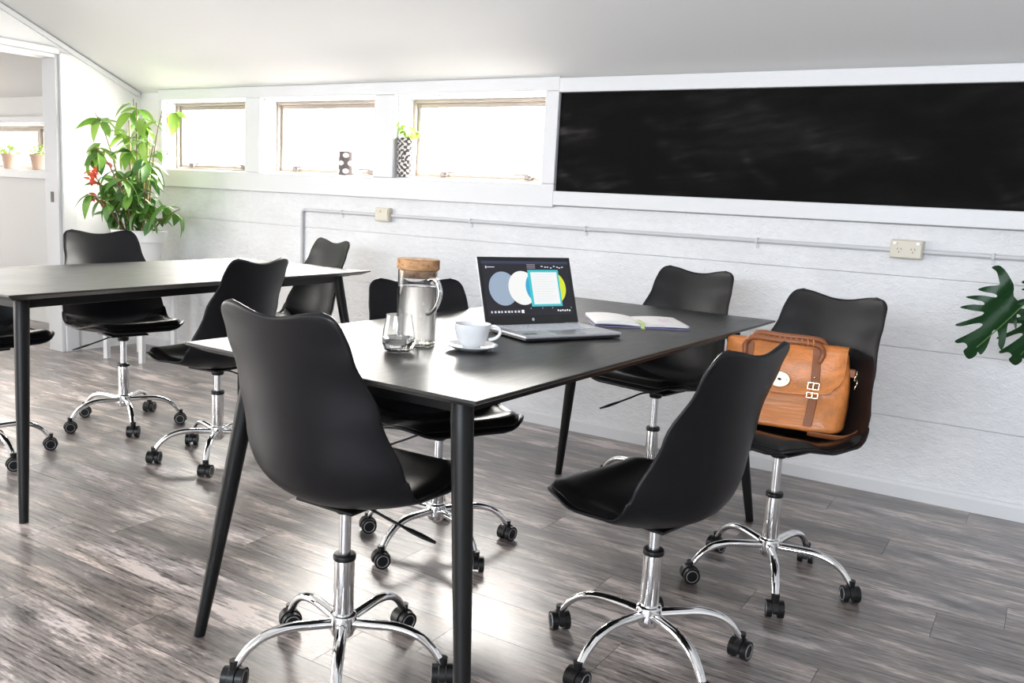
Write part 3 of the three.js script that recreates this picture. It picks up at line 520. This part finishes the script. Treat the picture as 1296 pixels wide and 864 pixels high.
  const lg = new THREE.RingGeometry(0.0028, 0.0042, 24).translate(0, 0.0145, 0.0014); mesh('logo', [lg, new THREE.PlaneGeometry(0.0009, 0.0055).rotateZ(-0.25).translate(-0.0008, 0.0150, 0.0014), new THREE.PlaneGeometry(0.0009, 0.0055).rotateZ(-0.25).translate(0.0011, 0.0138, 0.0014)], STD({ color: lin(0.8, 0.8, 0.82), roughness: 0.3 }), hinge);
}
{ // notebook, open; local x across the spread
  const a = V(-1.300, TY, 1.235), b = V(-0.955, TY, 1.20); // spread measured along its near edge
  const nb = thing('notebook', 'open notebook with pink scribbles lying flat on the table', 'notebook', [-1.118, TY, 1.205], 0.62);
  const W2 = 0.148, D2 = 0.105;
  const paperTex = tex(256, 256, (x, y) => { let c = [0.95, 0.945, 0.94]; if (y % 16 < 1) c = [0.86, 0.87, 0.9]; const sc = fbm(x / 11, y / 5, 3, 3); if (x > 70 && x < 190 && y > 120 && y < 200 && sc > 0.13) c = [0.86, 0.55, 0.78]; return c; });
  const leaf = (sd, lift, th) => slabGrid(14, 4, (i, j) => V(sd * W2 * i, 0.0035 + th + lift * Math.sin(i * Math.PI * 0.75) * (1 - i * 0.35), (j * 2 - 1) * D2), (i, j) => V(sd * W2 * i, 0.0035 + lift * 0.25 * Math.sin(i * Math.PI * 0.75), (j * 2 - 1) * D2), 0);
  const fix = g => { g.computeVertexNormals(); return g; };
  mesh('cover', [rbx(-W2 - 0.003, W2 + 0.003, 0, 0.0033, -D2 - 0.003, D2 + 0.003, 0.001)], STD({ color: lin(0.18, 0.16, 0.3), roughness: 0.6 }), nb);
  const pm = STD({ color: lin(0.88, 0.87, 0.87), map: paperTex, roughness: 0.8, side: THREE.DoubleSide }), pw = STD({ color: lin(0.86, 0.84, 0.83), roughness: 0.8, side: THREE.DoubleSide });
  mesh('page_block', fix(leaf(1, 0.006, 0.006)), pm, nb); mesh('page_block', fix(leaf(-1, 0.012, 0.007)), pw, nb);
  mesh('ribbon', [rbx(-0.006, 0.006, 0.016, 0.0175, 0.03, D2 + 0.004, 0.0006), rbx(-0.006, 0.006, 0.002, 0.017, D2 + 0.003, D2 + 0.0048, 0.0006), rbx(-0.006, 0.006, 0.0004, 0.002, D2 + 0.003, D2 + 0.022, 0.0006)], STD({ color: lin(0.5, 0.6, 0.25), roughness: 0.7 }), nb);
}

// ------------------------------------------------------------------ tan bag on the chair
{
  const tanMap = tex(512, 512, (x, y) => { const n = fbm(x / 120, y / 120, 5, 4), f = fbm(x / 9, y / 9, 9, 3); const t = 1 + n * 0.35 + f * 0.10; return [0.82 * t, 0.505 * t * (1 - n * 0.05), 0.26 * t]; });
  const tanBump = tex(256, 256, (x, y) => 0.5 + 0.4 * fbm(x / 7, y / 7, 2, 3) + 0.2 * fbm(x / 40, y / 26, 12, 2), false);
  const tan = PHY({ map: tanMap, roughness: 0.36, bumpMap: tanBump, bumpScale: 0.0014 }), tanD = PHY({ color: lin(0.26, 0.085, 0.028), roughness: 0.42, bumpMap: tanBump, bumpScale: 0.0008 });
  const brass = STD({ color: lin(0.75, 0.66, 0.44), metalness: 1, roughness: 0.25 }), cream = STD({ color: lin(0.58, 0.50, 0.32), roughness: 0.3, metalness: 0.25 }), dark = STD({ color: lin(0.02, 0.012, 0.01), roughness: 0.5 });
  const b = thing('leather_satchel', 'tan leather satchel with flap, round lock plate and buckled straps', 'bag', [-0.655, 0.480, 1.135], 0.10);
  const BW = 0.188, BH = 0.235;
  // body: rounded loft, thick below and thin above, slumped with soft dents
  const bodyPt = (v, a) => { const y = BH * v; const hw = BW * (1 + 0.05 * Math.sin(v * 3.1)) * (v < 0.06 ? 0.93 + v * 1.1 : 1) - 0.012 * v, hd = (0.078 - 0.05 * v) * (v < 0.05 ? 0.85 + v * 3 : 1); const c = Math.cos(a), s = Math.sin(a), k = 2 / 5; let x = hw * Math.sign(c) * Math.pow(Math.abs(c), k), z = hd * Math.sign(s) * Math.pow(Math.abs(s), 2 / 3.2); const d = 0.010 * fbm(x * 9 + 3, y * 9, z * 6 + 2, 2) + 0.006 * fbm(x * 22, y * 22, 5, 2); return V(x + d * 0.4, y + (v > 0.9 ? 0.006 * fbm(x * 10, 1, 2, 2) : 0), z * (1 + d * 8) + d * 0.7 - 0.035 * v); };
  const grid = (nu, nv, fn, closedTop) => { const pos = [], uv = [], idx = []; for (let i = 0; i <= nu; i++) for (let j = 0; j <= nv; j++) { const p = fn(i / nu, j / nv); pos.push(p.x, p.y, p.z); uv.push(j / nv * 2, i / nu); } const W = nv + 1; for (let i = 0; i < nu; i++) for (let j = 0; j < nv; j++) { const a = i * W + j; idx.push(a, a + W, a + 1, a + 1, a + W, a + W + 1); } const g = new THREE.BufferGeometry(); g.setAttribute('position', new THREE.Float32BufferAttribute(pos, 3)); g.setAttribute('uv', new THREE.Float32BufferAttribute(uv, 2)); g.setIndex(idx); g.computeVertexNormals(); return g; };
  mesh('body', grid(34, 72, (i, j) => { if (i < 0.04) return bodyPt(0, j * Math.PI * 2).multiply(V(i / 0.04, 1, i / 0.04)); if (i > 0.96) { const p = bodyPt(1, j * Math.PI * 2), k = (1 - i) / 0.04; return V(p.x * (0.1 + 0.9 * k), p.y + 0.006 * (1 - k), (p.z + 0.035) * k - 0.035); } return bodyPt((i - 0.04) / 0.92, j * Math.PI * 2); }), tan, b);
  const front = (x, y, o) => { const v = clamp(y / BH, 0, 1), q = clamp(x / (BW * 0.985), -1, 1), hd = (0.078 - 0.05 * v) * Math.pow(Math.max(0.02, 1 - Math.pow(Math.abs(q), 5)), 1 / 3.2); return V(x, y, hd + o - 0.035 * v + 0.007 * fbm(x * 9 + 3, y * 9, 2.2, 2)); };
  // flap hangs from the back edge, over the top, down the front
  const fl = (i, j, o) => { const s = j * 2 - 1, xw = 0.176 - 0.010 * sstep(0.8, 1, i); const drop = 0.118 + 0.018 * (1 - s * s) - 0.02 * sstep(0.82, 1, Math.abs(s)); if (i < 0.25) { const k = i / 0.25; return V(s * xw, BH + 0.010 + o + 0.004 * Math.sin(k * 3.14), -0.062 + 0.055 * k); } const k = (i - 0.25) / 0.75, y = BH + 0.008 - k * drop; const p = front(s * xw, Math.min(y, BH), 0.007 + o + 0.004 * Math.sin(k * 5 + s * 2)); return V(p.x, y + (k < 0.12 ? o * 0.4 : 0), Math.max(p.z, -0.012 + o) + 0.004 * k); };
  mesh('flap', slabGrid(30, 30, (i, j) => fl(i, j, 0.0035), (i, j) => fl(i, j, 0), 0.4), tan, b);
  // lock plate in the middle of the flap's edge
  const lp = mesh('lock_plate', new THREE.CylinderGeometry(0.024, 0.025, 0.004, 36).scale(1.22, 1, 0.92).rotateX(Math.PI / 2), cream, b); lp.position.copy(front(-0.002, 0.146, 0.022)); lp.rotation.x = -0.2;
  const kn = mesh('turn_lock', [rbx(-0.006, 0.006, -0.002, 0.002, 0.001, 0.006, 0.001), cyl(0.004, 0.004, 0, 0.005, 12).rotateX(Math.PI / 2)], dark, lp); for (const s of [-1, 1]) mesh('rivet', new THREE.SphereGeometry(0.0022, 8, 6).translate(s * 0.021, 0, 0.002), brass, lp);
  // two vertical belts with buckles
  for (const sx of [-0.105, 0.092]) {
    const belt = mesh('belt', slabGrid(24, 3, (i, j) => { const y = BH + 0.004 - i * 0.215; return front(sx + (j - 0.5) * 0.023 + 0.006 * Math.sin(i * 3), Math.max(0.012, y), (i < 0.52 ? 0.0165 : 0.0075)).add(V(0, Math.max(0, y - BH), 0)); }, (i, j) => { const y = BH + 0.004 - i * 0.215; return front(sx + (j - 0.5) * 0.023 + 0.006 * Math.sin(i * 3), Math.max(0.012, y), (i < 0.52 ? 0.0135 : 0.0045)).add(V(0, Math.max(0, y - BH), 0)); }, 0.3), tanD, b);
    for (const [y, hh] of [[0.138, 0.011], [0.112, 0.009]]) { const bu = mesh('buckle', [rbx(-0.017, 0.017, hh - 0.003, hh, -0.002, 0.002, 0.001), rbx(-0.017, 0.017, -hh, -hh + 0.003, -0.002, 0.002, 0.001), rbx(-0.017, -0.014, -hh, hh, -0.002, 0.002, 0.001), rbx(0.014, 0.017, -hh, hh, -0.002, 0.002, 0.001), rbx(-0.0015, 0.0015, -hh, hh, 0.0005, 0.0025, 0.0008)], brass, belt); bu.position.copy(front(sx + 0.004, y, 0.0205)); bu.rotation.x = -0.2; }
    const rv = mesh('rivet', new THREE.SphereGeometry(0.004, 12, 8), brass, belt); rv.position.copy(front(sx + 0.003, 0.162, 0.018));
  }
  // rolled handles lying over the top
  for (const [dz, dy] of [[0.010, 0.004], [-0.058, 0.010]]) mesh('handle', sweep([V(-0.115, BH - 0.028, dz + 0.012), V(-0.116, BH + 0.004, dz + 0.006), V(-0.09, BH + 0.021 + dy, dz + 0.014), V(-0.02, BH + 0.021 + dy, dz + 0.022), V(0.05, BH + 0.021 + dy, dz + 0.018), V(0.098, BH + 0.015 + dy, dz + 0.010), V(0.110, BH - 0.004, dz + 0.006), V(0.102, BH - 0.03, dz + 0.012)], [0.007, 0.0085, 0.009, 0.009, 0.009, 0.0085, 0.007], { seg: 44, rad: 12 }), tanD, b);
  for (let k = 0; k < 11; k++) { const x = -0.08 + k * 0.016; const r = mesh('handle_stitch', new THREE.TorusGeometry(0.0092, 0.0020, 6, 14).rotateY(Math.PI / 2 + 0.35), tan, b); r.position.set(x, BH + 0.025, 0.030 - Math.abs(x) * 0.08); }
  // side rings and shoulder strap
  for (const s of [-1, 1]) {
    mesh('side_tab', rbx(s * BW - 0.012, s * BW + 0.014, BH - 0.07, BH - 0.045, -0.042, -0.02, 0.003), tanD, b);
    for (let k = 0; k < 5; k++) { const r = mesh('chain_link', new THREE.TorusGeometry(0.0075, 0.0022, 8, 18).rotateY(k % 2 ? 0.2 : 1.5), brass, b); r.position.set(s * (BW + 0.018 + 0.002 * k), BH - 0.058 - k * 0.0135, -0.028 + 0.004 * k); r.scale.set(1, 1.25, 1); }
  }
  mesh('shoulder_strap', sweep([V(BW + 0.026, BH - 0.125, -0.012), V(BW + 0.050, 0.085, 0.0), V(BW + 0.058, 0.05, 0.02), V(BW + 0.050, 0.03, 0.055), V(BW + 0.015, 0.008, 0.085), V(BW - 0.04, 0.006, 0.098), V(BW - 0.09, 0.007, 0.097)], [0.009], { seg: 34, rad: 10, flat: 0.32, up: V(1, 0, 0) }), tanD, b);
  mesh('shoulder_strap', sweep([V(-BW - 0.026, BH - 0.125, -0.012), V(-BW - 0.03, 0.09, 0.005), V(-BW - 0.024, 0.06, 0.03), V(-BW - 0.006, 0.06, 0.06)], [0.007], { seg: 20, rad: 10, flat: 0.35, up: V(1, 0, 0) }), tanD, b);
}

// ------------------------------------------------------------------ plants
M.pot = STD({ color: lin(0.80, 0.80, 0.79), roughness: 0.45 });
M.soil = STD({ color: lin(0.035, 0.025, 0.018), roughness: 1, bumpMap: smallBump, bumpScale: 0.006 });
const leafMat = (r, g, b) => PHY({ color: lin(r, g, b), roughness: 0.42, transmission: 0.32, thickness: 0, side: THREE.DoubleSide });
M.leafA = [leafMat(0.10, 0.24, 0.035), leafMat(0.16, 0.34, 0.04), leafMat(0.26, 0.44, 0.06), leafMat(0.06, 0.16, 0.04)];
M.leafRed = PHY({ color: lin(0.75, 0.10, 0.045), roughness: 0.5, transmission: 0.25, thickness: 0, side: THREE.DoubleSide });
M.stem = STD({ color: lin(0.16, 0.10, 0.05), roughness: 0.8 });
M.bamboo = STD({ color: lin(0.42, 0.29, 0.13), roughness: 0.6 });
// blade with a fold along the midrib and a drooping tip: runs along +z from its stalk
function bladeGeo(len, wid, droop, fold, n = 7) {
  const pos = [], idx = [], uv = [];
  for (let i = 0; i <= n; i++) { const t = i / n, w = wid * Math.pow(Math.sin(Math.PI * Math.pow(t, 0.85)), 0.8) + 0.0006, y = -droop * len * t * t, z = len * (t - 0.10 * droop * t * t); for (const s of [-1, 0, 1]) { pos.push(s * w, y + Math.abs(s) * w * fold, z); uv.push((s + 1) / 2, t); } }
  for (let i = 0; i < n; i++) for (let j = 0; j < 2; j++) { const a = i * 3 + j; idx.push(a, a + 3, a + 1, a + 1, a + 3, a + 4); }
  const g = new THREE.BufferGeometry(); g.setAttribute('position', new THREE.Float32BufferAttribute(pos, 3)); g.setAttribute('uv', new THREE.Float32BufferAttribute(uv, 2)); g.setIndex(idx); g.computeVertexNormals(); return g;
}
const blades = [bladeGeo(0.085, 0.019, 0.35, 0.25), bladeGeo(0.10, 0.022, 0.55, 0.3), bladeGeo(0.07, 0.016, 0.25, 0.2), bladeGeo(0.11, 0.021, 0.75, 0.3)];
function place(m, p, az, el, roll) { m.position.copy(p); m.rotation.set(-el, az, roll, 'YXZ'); }
// small white plant stand in the corner
const PX = -4.89, PZ = 0.34;
{
  const s = thing('plant_stand', 'small white stand with square legs under the leafy potted plant', 'stand', [PX, 0, PZ], 0.2);
  const h = 0.50, a = 0.155;
  mesh('stand_top', rbx(-a - 0.01, a + 0.01, h - 0.025, h, -a - 0.01, a + 0.01, 0.004), M.trim, s);
  for (const sx of [-1, 1]) for (const sz of [-1, 1]) mesh('leg', rbx(sx * (a - 0.015) - 0.015, sx * (a - 0.015) + 0.015, 0, h - 0.025, sz * (a - 0.015) - 0.015, sz * (a - 0.015) + 0.015, 0.002), M.trim, s);
  for (const sx of [-1, 1]) mesh('apron', rbx(sx * (a - 0.015) - 0.008, sx * (a - 0.015) + 0.008, h - 0.075, h - 0.026, -a + 0.031, a - 0.031, 0.002), M.trim, s);
  for (const sz of [-1, 1]) mesh('apron', rbx(-a + 0.031, a - 0.031, h - 0.075, h - 0.026, sz * (a - 0.015) - 0.008, sz * (a - 0.015) + 0.008, 0.002), M.trim, s);
  const p = thing('potted_plant', 'tall leafy plant with a red flower cluster in a white pot', 'plant', [PX, h, PZ]);
  const ph = 0.315;
  mesh('pot', lathe([[0, 0], [0.105, 0], [0.112, 0.006], [0.138, 0.235], [0.150, 0.238], [0.160, 0.245], [0.165, 0.308], [0.162, ph], [0.150, ph], [0.147, 0.29], [0.134, 0.26], [0, 0.26]], 48), M.pot, p);
  mesh('soil', new THREE.CircleGeometry(0.146, 32).rotateX(-Math.PI / 2).translate(0, 0.287, 0), M.soil, p);
  for (const [x, z, dx, dz, hh] of [[-0.04, 0.02, -0.02, 0.0, 0.98], [0.05, -0.02, 0.03, 0.01, 0.95], [0.09, 0.03, 0.035, 0.02, 0.80]]) mesh('stake', sweep([V(x, 0.26, z), V(x + dx, hh, z + dz)], [0.006, 0.005], { seg: 2, rad: 8, up: V(0, 0, 1) }), M.bamboo, p);
  let n = 0;
  const stems = [[-0.08, 0.03, -0.22, 0.06, 1.02], [-0.03, -0.03, -0.10, -0.03, 1.12], [0.03, 0.03, 0.04, 0.03, 1.08], [0.07, -0.01, 0.15, 0.0, 1.04], [0.02, 0.06, -0.14, 0.14, 0.80], [0.09, 0.04, 0.20, 0.06, 0.84], [-0.06, 0.05, -0.20, 0.10, 0.62], [0.05, 0.07, 0.08, 0.17, 0.62], [-0.02, 0.08, -0.03, 0.18, 0.50], [0.11, 0.0, 0.31, 0.02, 0.46]];
  stems.forEach(([x, z, dx, dz, hh], si) => {
    const c = new THREE.CatmullRomCurve3([V(x, 0.27, z), V(x + dx * 0.25, 0.27 + (hh - 0.27) * 0.45, z + dz * 0.3), V(x + dx * 0.7, 0.27 + (hh - 0.27) * 0.85, z + dz * 0.7), V(x + dx, hh, z + dz)]);
    mesh('stem', sweep(c.getPoints(6), [0.006, 0.0045, 0.0025], { seg: 10, rad: 7 }), M.stem, p);
    const nodes = si < 6 ? 10 : 6;
    for (let k = 0; k < nodes; k++) {
      const t = 0.22 + 0.78 * (k + rr(0, 0.4)) / nodes, q = c.getPointAt(Math.min(1, t)), az0 = rr(0, 6.28), pet = rr(0.03, 0.09);
      const end = q.clone().add(V(Math.sin(az0) * pet, pet * 0.45, Math.cos(az0) * pet)), cnt = 3 + Math.floor(rnd() * 2);
      end.x = Math.max(end.x, -0.27); 
      const tw = mesh('twig', sweep([q, q.clone().lerp(end, 0.6).add(V(0, 0.006, 0)), end], [0.0018], { seg: 4, rad: 5 }), M.leafA[0], p);
      for (let l = 0; l < cnt && n < 290; l++, n++) {
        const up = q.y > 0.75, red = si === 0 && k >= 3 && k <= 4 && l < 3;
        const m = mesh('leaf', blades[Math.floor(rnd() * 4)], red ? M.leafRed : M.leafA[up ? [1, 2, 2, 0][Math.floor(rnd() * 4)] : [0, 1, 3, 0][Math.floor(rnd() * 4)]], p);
        place(m, end, az0 + (l - (cnt - 1) / 2) * 1.15 + rr(-0.3, 0.3), rr(-0.9, 0.25), rr(-0.5, 0.5)); m.scale.setScalar(rr(0.95, 1.5));
      }
    }
  });
  for (const [cx, cy, cz, n2, sp] of [[-0.20, 0.64, 0.17, 16, 0.045], [-0.19, 0.50, 0.18, 5, 0.02], [-0.06, 0.47, 0.20, 4, 0.015]]) { mesh('flower_stalk', sweep([V(-0.05, 0.28, 0.05), V(cx * 0.6, 0.28 + (cy - 0.28) * 0.6, cz * 0.7), V(cx, cy, cz)], [0.003], { seg: 6, rad: 6 }), M.stem, p); for (let k = 0; k < n2; k++) { const m = mesh('red_petal', blades[2], M.leafRed, p); place(m, V(cx + rr(-sp, sp), cy + rr(-sp, sp) * 1.2, cz + rr(-sp, sp) * 0.5), rr(0, 6.28), rr(-1.2, 0.6), rr(-1, 1)); m.scale.setScalar(rr(0.6, 0.9)); } }
}
// lobed philodendron at the right edge
{
  const out = [[785, 465], [740, 430], [735, 380], [715, 340], [690, 300], [660, 278], [630, 288], [655, 310], [668, 350], [668, 372], [620, 380], [580, 395], [610, 408], [655, 415], [660, 432], [600, 425], [530, 432], [560, 445], [605, 455], [610, 470], [560, 472], [510, 487], [560, 500], [610, 505], [612, 520], [570, 540], [500, 575], [520, 583], [570, 570], [610, 565], [615, 580], [560, 625], [510, 660], [520, 675], [550, 670], [565, 690], [550, 715], [580, 757], [610, 735], [615, 715], [630, 728], [650, 690], [660, 640], [665, 600], [685, 600], [695, 640], [695, 670], [710, 695], [720, 670], [725, 620], [728, 560], [740, 530], [760, 590], [765, 555], [760, 520]].map(([a, b]) => [(a - 785) * 0.00069, -(b - 465) * 0.00069]);
  const pts = new THREE.SplineCurve(out.map(a => new THREE.Vector2(...a))).getPoints(150);
  const bend = g => { const p = g.attributes.position; for (let i = 0; i < p.count; i++) { const x = p.getX(i), y = p.getY(i), r = Math.hypot(x, y); const ax = x * -0.62 + y * -0.78, la = x * -0.78 + y * 0.62; p.setZ(i, p.getZ(i) - r * r * 0.7 + Math.abs(la) * 0.12 + 0.004 * Math.sin(la * 90) * Math.min(1, r / 0.05)); } g.computeVertexNormals(); return g; };
  let flat = new TessellateModifier(0.016, 7).modify(new THREE.ShapeGeometry(new THREE.Shape(pts)).toNonIndexed()); flat.deleteAttribute('uv'); flat.deleteAttribute('normal'); const lg = bend(mergeVertices(flat, 1e-5));
  const rib = bend(new THREE.PlaneGeometry(0.0045, 0.2, 1, 10).rotateZ(-0.67).translate(-0.062, -0.078, 0.0012));
  const deep = PHY({ color: lin(0.010, 0.045, 0.012), roughness: 0.38, specularIntensity: 0.6, side: THREE.DoubleSide }), pale = STD({ color: lin(0.10, 0.22, 0.06), roughness: 0.5 });
  const px = 0.30, pz = 0.47;
  const p = thing('potted_philodendron', 'philodendron with large deeply lobed dark green leaves beside the power outlet', 'plant', [px, 0, pz]);
  mesh('pot', lathe([[0, 0], [0.11, 0], [0.118, 0.008], [0.15, 0.30], [0.155, 0.31], [0.148, 0.315], [0.140, 0.30], [0, 0.28]], 40), M.pot, p);
  mesh('soil', new THREE.CircleGeometry(0.139, 28).rotateX(-Math.PI / 2).translate(0, 0.297, 0), M.soil, p);
  const leaves = [[[-0.070 - px, 0.862, 0.45 - pz], [0.08, 0.30, 0.04], 1.0], [[0.045 - px, 0.93, 0.50 - pz], [-0.3, 0.5, 0.15], 0.75], [[0.03 - px, 0.85, 0.40 - pz], [0.2, 0.3, 0.2], 0.95], [[0.25 - px, 1.02, 0.45 - pz], [-0.3, 0.1, -1.3], 1.05], [[0.50 - px, 0.90, 0.5 - pz], [-0.1, -0.2, 2.6], 1.0], [[0.32 - px, 0.8, 0.62 - pz], [-0.6, 0.2, 1.3], 0.9]];
  for (const [pos, rot, s] of leaves) {
    const tip = V(...pos);
    mesh('leaf_stalk', sweep([V(tip.x > 0.05 ? 0.03 : -0.02, 0.29, 0), V(tip.x * 0.35, 0.29 + (tip.y - 0.29) * 0.7, tip.z * 0.3), V(tip.x * 0.75, tip.y * 0.99, tip.z * 0.8), tip], [0.006, 0.005, 0.004, 0.003], { seg: 18, rad: 8 }), pale, p);
    const l = mesh('leaf', lg, deep, p); l.position.copy(tip); l.rotation.set(...rot); l.scale.setScalar(s); const r = mesh('midrib', rib, pale, l);
  }
}
// things on the window sills
{
  const pat = (f, dotsize) => tex(256, 256, (x, y) => f(x / 256, y / 256));
  const flor = pat((u, v) => { const n = fbm(u * 22, v * 16, 3, 3) + 0.3 * Math.sin(u * 56) * Math.sin(v * 44); return n > 0.03 ? [0.80, 0.78, 0.76] : [0.20, 0.18, 0.18]; });
  const dots = pat((u, v) => { const a = (u * 5 + (Math.floor(v * 3) % 2) * 0.5) % 1 - 0.5, b = (v * 3) % 1 - 0.5; return Math.hypot(a, b) < 0.32 ? [0.88, 0.86, 0.85] : [0.30, 0.26, 0.26]; });
  const sill = OY0 + 0.006;
  const c = thing('sill_canister', 'short dark canister with pale round spots on the window sill', 'canister', [-3.525, sill, -0.045]);
  mesh('body', heightUV(lathe([[0, 0], [0.044, 0], [0.047, 0.004], [0.047, 0.128], [0.043, 0.132], [0.041, 0.13], [0.041, 0.012], [0, 0.012]], 32)), STD({ map: dots, roughness: 0.4 }), c);
  const v = thing('flower_vase', 'tall grey patterned vase with a lime green sprig on the sill', 'vase', [-3.088, sill, -0.045]);
  mesh('body', heightUV(lathe([[0, 0], [0.046, 0], [0.05, 0.004], [0.054, 0.21], [0.05, 0.212], [0.047, 0.208], [0.044, 0.012], [0, 0.012]], 32)), STD({ map: flor, roughness: 0.45 }), v);
  mesh('soil', new THREE.CircleGeometry(0.046, 20).rotateX(-Math.PI / 2).translate(0, 0.19, 0), M.soil, v);
  const lime = leafMat(0.30, 0.48, 0.05);
  const sprig = (p, n, y0, R, H, sc) => { for (let k = 0; k < n; k++) { const az = rr(0, 6.28), e = V(Math.sin(az) * R * rr(0.2, 1), y0 + H * rr(0.15, 1), Math.cos(az) * R * rr(0.2, 1)); mesh('stem', sweep([V(e.x * 0.2, y0 - 0.02, e.z * 0.2), V(e.x * 0.5, (y0 + e.y) / 2, e.z * 0.5), e], [0.0016], { seg: 5, rad: 5 }), lime, p); for (let l = 0; l < 3; l++) { const m = mesh('leaf', blades[k % 3], lime, p); place(m, e.clone().lerp(V(e.x * 0.5, (y0 + e.y) / 2, e.z * 0.5), l * 0.35), az + rr(-1.4, 1.4), rr(-0.5, 0.8), rr(-0.4, 0.4)); m.scale.setScalar(sc * rr(0.6, 1)); } } };
  sprig(v, 16, 0.20, 0.06, 0.11, 0.7);
  const terra = STD({ color: lin(0.62, 0.44, 0.34), roughness: 0.7 });
  for (const [x, l] of [[-7.06, 'small clay pot of lime green sprouts left of the next room window bar'], [-6.66, 'small clay pot of lime green sprouts between the window bar and end wall']]) {
    const q = thing('clay_plant_pot', x < -7 ? 'small clay pot of lime sprouts beyond the bar of the next room window' : 'small clay pot of lime sprouts between window bar and door casing', 'plant pot', [x, adj[2] + 0.006, -0.06], 0, 'clay pots on the next room sill');
    mesh('pot', lathe([[0, 0], [0.05, 0], [0.054, 0.004], [0.066, 0.095], [0.072, 0.096], [0.073, 0.115], [0.066, 0.116], [0.064, 0.1], [0, 0.098]], 28), terra, q);
    sprig(q, 14, 0.11, 0.07, 0.085, 0.6);
  }
}
flagShadow(scene);
renderer.render(scene, camera);
